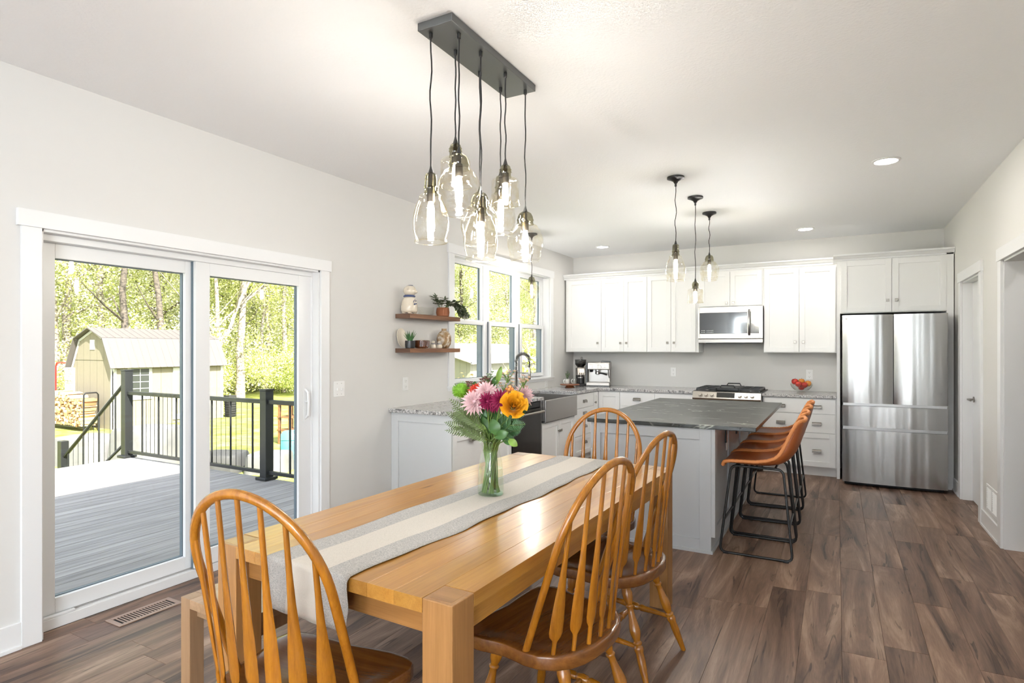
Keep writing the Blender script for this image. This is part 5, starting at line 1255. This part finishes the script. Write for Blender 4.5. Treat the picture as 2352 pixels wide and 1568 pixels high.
# shed --------------------------------------------------------------------
def sidingmat(name, col):
    m, t, b = nodes(name); wv_ = N(t, 'TexWave', Scale=1.55); wv_.bands_direction = 'DIAGONAL'; wv_.wave_profile = 'SAW'
    co = coords(t, (1, 1, 0)); L(t, co, wv_.inputs[0]); r = ramp(t, wv_.outputs[0], [(0, (.35, .33, .3)), (.06, (1, 1, 1))]); n = N(t, 'TexNoise', Scale=25.0, Detail=4.0); L(t, coords(t, (3, 3, .4)), n.inputs[0])
    r2 = ramp(t, n.outputs[0], [(.3, (.88, .88, .86)), (.7, (1.05, 1.05, 1.05))]); c = mixc(t, r.outputs[0], r2.outputs[0], 1.0, 'MULTIPLY'); L(t, mixc(t, c, col, 1.0, 'MULTIPLY'), b.inputs['Base Color']); b.inputs['Roughness'].default_value = .85; return m
m_shed = sidingmat('tan_shed_siding', (.215, .19, .138)); m_shtrim = M('shed_white_trim', (.42, .415, .41), .6); m_shroof = M('taupe_metal_roof', (.105, .095, .089), .7, 0)
SX0, SX1, SY0, SY1, SE = -22.2, -19.82, 10.13, 13.9, .80
scx = (SX0+SX1)/2
sh = thing('garden_shed', 'tan barn-roofed garden shed with taupe metal roof behind the deck', 'shed', (scx, 12, GZ))
gp = [(SX0, GZ), (SX1, GZ), (SX1, SE), (scx+.78, 1.66), (scx, 1.98), (scx-.78, 1.66), (SX0, SE)]
MB().prism(gp, SY0, SY1, lambda x, z, y: (x, y, z)).build('walls', m_shed, sh)
rp = [(scx-1.36, .81), (scx-.86, 1.755), (scx, 2.085), (scx+.86, 1.755), (scx+1.36, .81)]
for i in range(4):
    (xa, za), (xb, zb_) = rp[i], rp[i+1]; d_ = Vector((xb-xa, 0, zb_-za)); n_ = Vector((-d_.z, 0, d_.x)).normalized()
    mb = MB().add([Vector((xa, y, za))+n_*h_ for y in (SY0-.17, SY1+.06) for h_ in (0, .03)]+[Vector((xb, y, zb_))+n_*h_ for y in (SY0-.17, SY1+.06) for h_ in (0, .03)], [(0, 1, 3, 2), (4, 6, 7, 5), (0, 4, 5, 1), (2, 3, 7, 6), (0, 2, 6, 4), (1, 5, 7, 3)])
    rpn = mb.build('roof_panel', m_shroof, sh)
    rb = MB(); y = SY0
    while y < SY1+.05:
        rb.tube([Vector((xa, y, za))+n_*.034, Vector((xb, y, zb_))+n_*.034], .014, 5); y += .2286
    rb.build('ribs', m_shroof, rpn)
MB().box(scx+.84, scx+.88, SY0-.17, SY1+.06, 1.715, 1.752).build('roof_break', m_dark, sh)
tr = MB()
for i in range(4):
    (xa, za), (xb, zb_) = rp[i], rp[i+1]; f_ = .965
    tr.add([(scx+(xa-scx)*s_, y, GZ+(za-GZ)*(s_ if False else 1)-(0 if s_ == f_ else .0)-.03-(.07 if q_ else 0)) for (s_, q_) in ((f_, 0), (f_*.95, 1)) for y in (SY0-.02, SY0-.001)]+[(scx+(xb-scx)*s_, y, zb_-.03-(.09 if q_ else 0)) for (s_, q_) in ((f_, 0), (f_*.95, 1)) for y in (SY0-.02, SY0-.001)], [(0, 1, 3, 2), (4, 6, 7, 5), (0, 4, 5, 1), (2, 3, 7, 6), (0, 2, 6, 4), (1, 5, 7, 3)])
tr.build('rake_trim', m_shtrim, sh)
MB().box(SX0-.01, SX0+.1, SY0-.02, SY0, GZ, SE).box(SX1-.1, SX1+.02, SY0-.02, SY0, GZ, SE).box(SX1, SX1+.02, SY0-.02, SY0+.1, GZ, SE).box(SX1, SX1+.02, SY1-.1, SY1, GZ, SE).build('corner_boards', m_shtrim, sh)
MB().box(SX0, SX1, SY0-.012, SY0, SE+.27, SE+.29).build('belt_trim', m_shed, sh)
vt = MB().box(scx-.14, scx+.14, SY0-.015, SY0, 1.40, 1.72).build('gable_vent', M('vent_grey', (.5, .5, .52), .6), sh)
wn = MB().box(SX1, SX1+.03, 10.56, 11.32, -.22, .84).build('window_trim', m_shtrim, sh)
for i in range(2):
    for j in range(4): MB().box(SX1+.03, SX1+.034, 10.66+i*.29, 10.93+i*.29, -.06+j*.215, .135+j*.215).build('pane', M('shed_glass', (.04, .045, .04), .1) if i+j == 0 else bpy.data.materials['shed_glass'], wn)
for y0 in (12.02, 12.62):
    d_ = MB().box(SX1, SX1+.04, y0, y0+.59, GZ+.12, .80).build('door', m_shtrim, sh, bevel=.004); MB().box(SX1+.04, SX1+.045, y0+.14, y0+.45, GZ+.3, .62).build('door_inset', m_shed, d_)
# firewood rack
fw = thing('firewood_rack', 'black tubular firewood rack standing in front of the shed gable', 'rack', (-21.35, 9.6, GZ))
for x in (-22.75, -20.0):
    MB().tube([(x, 9.4, GZ), (x, 9.4, .02), (x, 9.45, .08), (x, 9.75, .08), (x, 9.8, .02), (x, 9.8, GZ)], .022, 6).build('end_frame', m_black, fw, smooth=60)
for y in (9.42, 9.78): MB().tube([(-22.75, y, GZ+.12), (-20.0, y, GZ+.12)], .022, 6).build('base_bar', m_black, fw)
m_log = []
for k, c_ in enumerate(((.36, .22, .10), (.46, .32, .18), (.27, .155, .07), (.52, .40, .25))): m_log.append(M('split_wood_%d' % k, c_, .85, vary=.25))
rnd = random.Random(9); lm = []
for k in range(8):
    nn = rnd.choice((3, 4, 5)); poly = [(.062*rnd.uniform(.75, 1.2)*math.cos(2*PI*i/nn+k), .055*rnd.uniform(.75, 1.2)*math.sin(2*PI*i/nn+k)) for i in range(nn)]
    me = MB().prism(poly, -.2, .2, lambda a_, b_, h_: (a_, h_, b_)).mesh('firewood_log'); me.materials.append(m_log[k % 4]); lm.append(me)
k = 0
for r_ in range(11):
    for c_ in range(24):
        x = -22.66+c_*.1095+(r_ % 2)*.05; z = GZ+.2+r_*.092
        if x > -20.08 or (r_ > 8 and abs(c_-11) > 9-2*(r_-8)): continue
        o = inst(rnd.choice(lm), 'firewood_log', None, (x+rnd.uniform(-.01, .01), 9.6+rnd.uniform(-.05, .04), z+rnd.uniform(-.008, .008)), (0, rnd.uniform(-3, 3), rnd.uniform(-.05, .05)))
        tag(o, 'split firewood log in the stack beside the shed', 'log', 'stacked firewood logs')
# goal net
gn = thing('sports_goal', 'red-framed goal with white netting standing left of the shed', 'goal', (-25.2, 11.6, GZ))
m_redf = M('red_frame', (.55, .02, .02), .4); m_net = M('white_net', (.8, .8, .78), .8)
gx0, gx1, gy, gt = -26.3, -24.4, 11.4, .9
MB().tube([(gx0, gy, GZ), (gx0, gy, gt-.15), (gx0+.1, gy, gt), (gx1-.1, gy, gt), (gx1, gy, gt-.15), (gx1, gy, GZ)], .03, 6).build('front_frame', m_redf, gn, smooth=60)
MB().tube([(gx1, gy, GZ+1.1), (gx1+.45, gy+.5, GZ+.95), (gx1+.6, gy+.8, GZ)], .025, 6).build('back_frame', m_redf, gn, smooth=60)
nt2 = MB()
for i in range(20): nt2.box(gx0+i*.088, gx0+i*.088+.014, gy+.3, gy+.31, GZ, gt-.05)
for i in range(23): nt2.box(gx0, gx1+.3, gy+.3, gy+.31, GZ+i*.088, GZ+i*.088+.014)
o = nt2.build('net', m_net, gn); o['kind'] = 'stuff'
# covered furniture
m_tarp = M('grey_tarp', (.15, .148, .145), .7, bump=.8, bscale=5, vary=.15); m_tarp2 = M('dark_tarp', (.05, .05, .049), .7, bump=.8, bscale=6, vary=.15)
def drape(x, y, hx, hy, h_, rz=0, top=.8, seed=1):
    rr2 = random.Random(seed); rings = []; n_ = 28
    for z, s_ in ((0, 1.06), (h_*.5, 1.0), (h_*.85, .97), (h_*.97, .92), (h_, top), (h_*1.03, .3), (h_*1.03, .03)):
        ring = []
        for j in range(n_):
            a_ = 2*PI*j/n_; c_, s2 = math.cos(a_), math.sin(a_); m_ = max(abs(c_), abs(s2))**.8; w_ = 1+.035*math.sin(j*2.6+seed)*(1-z/h_*.7)
            ring.append(Vector((hx*c_/m_*s_*w_, hy*s2/m_*s_*w_, z)))
        rings.append(ring)
    return MB().loft(rings)
def cover(label, mat, x, y, hx, hy, h_, rz, seed): return solo(drape(x, y, hx, hy, h_, 0, .8, seed), 'furniture_cover', mat, label, 'cover', (x, y, GZ), 'covered patio furniture', smooth=50, rz=rz, local=True)
cover('tall pale grey tarp over patio furniture past the deck stairs', m_tarp, -13.0, 7.35, .55, .6, .85, .3, 1)
cover('low pale grey tarp over patio furniture at the foot of the stairs', m_tarp, -14.45, 6.95, .7, .5, .6, .2, 4)
cover('low charcoal cover on the grass behind the deck railing', m_tarp2, -11.2, 7.83, .47, .42, .38, .5, 2)
cover('low taupe grey cover on the grass beside the charcoal one', m_tarp, -10.3, 8.3, .4, .42, .38, .5, 3)
# odds and ends
wb = thing('wicker_bin', 'black woven bin on the lawn at the end of the shed', 'bin', (-19.75, 14.15, GZ))
MB().prism([(-.15, -.15), (.15, -.15), (.15, .15), (-.15, .15)], 0, .8, lambda a_, b_, h_: (-19.75+a_*(.85+.2*h_), 14.15+b_*(.85+.2*h_), GZ+h_)).build('body', M('black_wicker', (.025, .025, .025), .7, bump=1, bscale=30), wb)
wk = MB()
for i in range(9): wk.box(-19.75-.155, -19.75+.155, 14.15-.155, 14.15+.155, GZ+.04+i*.085, GZ+.06+i*.085)
wk.build('weave_bands', m_black, wb)
pt_ = thing('turquoise_barrel', 'turquoise plastic barrel on the grass past the railing end', 'barrel', (-10.83, 9.33, GZ))
MB().lathe([(.2, 0), (.25, .03), (.27, .3), (.25, .6), (.2, .66), (.19, .62)], 24, (-10.83, 9.33, GZ)).build('shell', M('turquoise_plastic', (.10, .42, .42), .35), pt_, smooth=40)
for z in (.15, .48): MB().lathe([(.262, z), (.272, z+.012), (.262, z+.024)], 24, (-10.83, 9.33, GZ), caps=False).build('hoop', bpy.data.materials['turquoise_plastic'], pt_, smooth=40)
ps = thing('garden_stand', 'narrow wooden garden stand on the lawn at the edge of the door glass', 'stand', (-12.81, 10.98, GZ))
for dx in (-.2, .2):
    for dy in (-.2, .2): MB().box(-12.81+dx-.03, -12.81+dx+.03, 10.98+dy-.03, 10.98+dy+.03, GZ, GZ+1.05).build('leg', m_shelf, ps)
for z in (.35, .7, 1.03): MB().box(-13.06, -12.56, 10.73, 11.23, GZ+z, GZ+z+.03).build('shelf', m_shelf, ps)

# neighbouring garage seen through the kitchen window
m_gar = sidingmat('sage_board_siding', (.24, .24, .18)); m_shing = M('pale_shingles', (.30, .285, .265), .9, vary=.12)
ga = thing('garage', 'low sage-sided garage with pale shingled roof beyond the kitchen window', 'garage', (-19.5, 31, GZ))
MB().prism([(-23, GZ), (-16.3, GZ), (-16.3, .72), (-19.6, 1.62), (-23, .72)], 25.2, 34.5, lambda x, z, y: (x, y, z)).build('walls', m_gar, ga)
for sx in (1, -1):
    xa, xb = -19.6, -19.6+sx*3.65
    rp_ = MB(); nrow = 14
    slope = (1.76-.74)/3.65
    sh_ = MB()
    for i in range(nrow):
        x0, x1 = xa+(xb-xa)*i/nrow, xa+(xb-xa)*(i+1)/nrow; z0, z1 = 1.76-slope*abs(x0-xa), 1.76-slope*abs(x1-xa)
        sh_.add([(x0, 24.8, z0), (x1, 24.8, z1+.012), (x1, 34.9, z1+.012), (x0, 34.9, z0), (x0, 24.8, z0-.05), (x1, 24.8, z1-.05), (x1, 34.9, z1-.05), (x0, 34.9, z0-.05)], [(0, 1, 2, 3), (4, 7, 6, 5), (0, 4, 5, 1), (1, 5, 6, 2), (2, 6, 7, 3), (3, 7, 4, 0)])
    sh_.build('roof_slope', m_shing, ga)
MB().box(-16.0, -15.93, 24.8, 34.9, .66, .78).build('fascia', m_shtrim, ga)
wn = MB().box(-16.3, -16.26, 26.3, 27.3, -.35, .4).build('window', m_shtrim, ga); MB().box(-16.26, -16.25, 26.38, 27.22, -.28, .33).build('pane', bpy.data.materials['shed_glass'], wn)
struct('driveway', MB().box(-16.2, -11, 20, 40, GZ, GZ+.02), M('pale_concrete', (.36, .35, .33), .9), 'pale concrete driveway beside the garage')

# ------------------------------------------------------------------ woods
m_leafA = leafmat('spring_leaf_yellow', [(0, (.32, .39, .06)), (.35, (.54, .57, .17)), (.7, (.70, .68, .38)), (1, (.86, .84, .74))], .45)  # near-white stops, here and below, put sun glints into the leaf colour
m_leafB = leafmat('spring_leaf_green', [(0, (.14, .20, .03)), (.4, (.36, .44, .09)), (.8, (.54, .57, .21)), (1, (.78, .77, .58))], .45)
m_bloss_glint = leafmat('blossom_and_glint', [(0, (.34, .42, .08)), (.35, (.56, .60, .18)), (.6, (.80, .78, .64)), (1, (.90, .88, .84))], .5)  # palest leaves are blossom and sun glints painted as colour
def barkmat(name, a_, b_):
    m, t, b = nodes(name); n = N(t, 'TexNoise', Scale=1.0, Detail=5.0, Roughness=.7); L(t, coords(t, (6, 6, 14), True)[0], n.inputs[0]); r = ramp(t, n.outputs[0], [(.38, a_), (.6, b_)]); L(t, r.outputs[0], b.inputs['Base Color']); b.inputs['Roughness'].default_value = .9; return m
m_bark = barkmat('pale_bark', (.11, .09, .07), (.36, .325, .28)); m_bark2 = barkmat('dark_bark', (.035, .03, .025), (.14, .115, .09))
def cloud(n_, blobs, size, seed):
    r_ = random.Random(seed); vs = []; fs = []
    for i in range(n_):
        bx, by, bz, br, bh = r_.choice(blobs)
        d_ = Vector((r_.gauss(0, 1), r_.gauss(0, 1), r_.gauss(0, 1))).normalized(); q_ = r_.random()**.45
        p = Vector((bx+d_.x*br*q_, by+d_.y*br*q_, bz+d_.z*bh*q_)); a_ = Vector((r_.gauss(0, 1), r_.gauss(0, 1), r_.gauss(0, .6))).normalized(); b_ = a_.orthogonal().normalized(); th_ = r_.uniform(0, 2*PI); b_ = (Matrix.Rotation(th_, 3, a_) @ b_); s_ = size*r_.uniform(.6, 1.4)
        k_ = len(vs); vs += [p-a_*s_*.5, p+b_*s_*.32, p+a_*s_*.5, p-b_*s_*.32]; fs.append((k_, k_+1, k_+2, k_+3))
    return vs, fs
def cloudmesh(name, mat, *args):
    vs, fs = cloud(*args); me = bpy.data.meshes.new(name); me.from_pydata(vs, [], fs); me.materials.append(mat); return me
def crownblobs(seed, h_, r_):
    q_ = random.Random(seed); return [(q_.gauss(0, r_*.55), q_.gauss(0, r_*.55), h_*(.22+.78*q_.random()), r_*q_.uniform(.32, .6), r_*q_.uniform(.28, .5)) for _ in range(24)]
crowns = [cloudmesh('crown', (m_leafA, m_leafB, m_bloss_glint)[k % 3], 14000, crownblobs(k+3, 9.5, 2.6), .09, k+1) for k in range(6)]
bushes = [cloudmesh('bush_foliage', (m_leafA, m_leafB, m_bloss_glint)[k % 3], 7000, [(random.Random(k*9+i).gauss(0, .9), random.Random(k*7+i+50).gauss(0, .9), .4+1.9*random.Random(k*5+i).random(), .75, .65) for i in range(10)], .072, k+20) for k in range(3)]
def trunkmesh(seed, h_, r0, lean=(0, 0), mat=None, branches=4):
    q_ = random.Random(seed); pts = [Vector((0, 0, -.1))]; n_ = 10
    for i in range(1, n_+1): pts.append(Vector((lean[0]*i/n_*h_+q_.gauss(0, .07), lean[1]*i/n_*h_+q_.gauss(0, .07), h_*i/n_)))
    mb = MB().tube(pts, [r0*(1.25 if i == 0 else 1-.75*i/n_) for i in range(n_+1)], 9)
    for b_ in range(branches):
        i = q_.randint(3, 8); a_ = q_.uniform(0, 2*PI); d_ = Vector((math.cos(a_), math.sin(a_), q_.uniform(.4, 1.0))); ln = q_.uniform(1.2, 2.6); p = pts[i]
        mb.tube([p, p+d_*ln*.5+Vector((0, 0, .1)), p+d_*ln+Vector((0, 0, .35))], [r0*.35, r0*.22, r0*.06], 6)
    me = mb.mesh('trunk', smooth=60); me.materials.append(mat or m_bark); return me
trunks = [trunkmesh(k, 11+k % 3, .15+.03*(k % 3), mat=(m_bark, m_bark, m_bark2)[k % 3]) for k in range(5)]
def tree(label, x, y, tm, cm, sc_=1.0, rz=0, group=None, cz=0, cs=None):
    o = thing('tree', label, 'tree', (x, y, GZ), rz, group)
    inst(tm, 'trunk', o, (0, 0, 0), (0, 0, 0), (sc_,)*3)
    if cm: inst(cm, 'crown', o, (0, 0, cz), (0, 0, 0), cs or (sc_,)*3)
    return o
tree('thick pale-barked tree seen through the right door panel', -25.6, 18.86, trunkmesh(31, 12, .21, (.02, .0), m_bark, 3), crowns[0], 1, .4, cz=4)
tree('slender pale tree to the right of the thick pale-barked one', -27.5, 21.8, trunkmesh(32, 12, .10, (-.015, .0), m_bark, 2), crowns[3], 1, 1.4, cz=4.5)
tree('leaning grey tree crossing above the right end of the shed', -25.5, 16.6, trunkmesh(33, 8.5, .13, (.17, .36), m_bark, 5), None, 1, 0)
tree('pale tree rising just past the right end of the shed roof', -25.5, 17.55, trunkmesh(34, 12, .13, (.0, .0), m_bark, 3), crowns[1], 1, 2.4, cz=4.5)
tree('pale tree at the left edge of the right door panel', -25.2, 16.8, trunkmesh(38, 12, .12, (.0, .0), m_bark, 3), None, 1, 2.4)
tree('dark-trunked tree above the shed ridge', -25.2, 13.3, trunkmesh(35, 12, .17, (.01, .0), m_bark2, 5), crowns[2], 1, .9, cz=4.5)
tree('dark forked tree above the middle of the shed roof', -25.8, 15.0, trunkmesh(36, 12, .17, (-.01, .0), m_bark2, 6), crowns[5], 1, 1.9, cz=4)
tree('pale leaning tree at the left edge of the door glass', -28.5, 12.3, trunkmesh(37, 12, .2, (.03, .02), m_bark, 3), crowns[2], 1, 2.9, cz=4)
tree('dark slim tree beside the right edge of the door glass', -28, 24.6, trunkmesh(39, 12, .10, (.01, 0), m_bark2, 3), crowns[4], 1, 2.9, cz=4)
rnd = random.Random(77)
glab = 'tree in the dense spring woods behind the lawn'
for row, (xr, n_) in enumerate(((-29.5, 9), (-33.5, 11), (-38.5, 12), (-45, 13))):
    for i in range(n_):
        s_ = .34+.62*(i+.5+rnd.uniform(-.3, .3))/n_
        x = xr+rnd.uniform(-1.4, 1.4); tree(glab, x, -x*s_, trunks[rnd.randrange(5)], crowns[rnd.choice((2, 5, 2, 5, 0)) if s_ < .6 else rnd.randrange(6)], rnd.uniform(.9, 1.2), rnd.uniform(0, 6), 'woods behind the lawn', rnd.uniform(-.6, 1.5))
blab = 'leafy bush at the edge of the woods'
for i in range(26):
    s_ = .36+.6*(i+.5)/26; x = -26.5-rnd.uniform(0, 4.5); y = -x*s_
    if SX0-1.5 < x < SX1+1 and SY0-1 < y < SY1+1: continue
    o = thing('bush', blab, 'bush', (x, y, GZ), rnd.uniform(0, 6), 'bushes along the woods'); inst(bushes[rnd.randrange(3)], 'foliage', o, (0, 0, 0), (0, 0, 0), (rnd.uniform(.9, 1.5),)*3)
# woods beyond the garage
glab2 = 'tree in the woods beyond the garage'
for row, (yr, n_) in enumerate(((39, 7), (44, 8), (50, 9))):
    for i in range(n_):
        s_ = .44+.34*(i+.5+rnd.uniform(-.3, .3))/n_; y = yr+rnd.uniform(-1.5, 1.5)
        tree(glab2, -y*s_, y, trunks[rnd.randrange(5)], crowns[rnd.randrange(6)], rnd.uniform(1, 1.3), rnd.uniform(0, 6), 'woods beyond the garage', rnd.uniform(-1, .8))
for i in range(8):
    y = 36.5+rnd.uniform(0, 1.5); o = thing('bush', 'leafy bush behind the garage', 'bush', (-y*(.45+.04*i), y, GZ), rnd.uniform(0, 6), 'bushes behind the garage'); inst(bushes[rnd.randrange(3)], 'foliage', o, (0, 0, 0), (0, 0, 0), (1.4,)*3)
tree('bright yellow-green young tree outside the kitchen window', -8.3, 16.2, trunkmesh(40, 3.0, .05, (0, 0), m_bark, 3), cloudmesh('crown', m_leafA, 2600, [(random.Random(i).gauss(0, .35), random.Random(i+9).gauss(0, .35), .7+2.0*random.Random(i+40).random(), .45, .42) for i in range(12)], .12, 55), 1, 0)
o = thing('bush', 'orange blossoming shrub low outside the kitchen window', 'bush', (-6.2, 9.3, GZ), 0); inst(cloudmesh('bush_foliage', leafmat('orange_blossom_leaf', [(0, (.30, .34, .08)), (.4, (.60, .45, .20)), (.7, (.75, .42, .18)), (1, (.85, .75, .6))], .4), 1800, [(random.Random(i).gauss(0, .35), random.Random(i+9).gauss(0, .35), .4+1.5*random.Random(i+40).random(), .4, .4) for i in range(9)], .07, 66), 'foliage', o, (0, 0, 0))
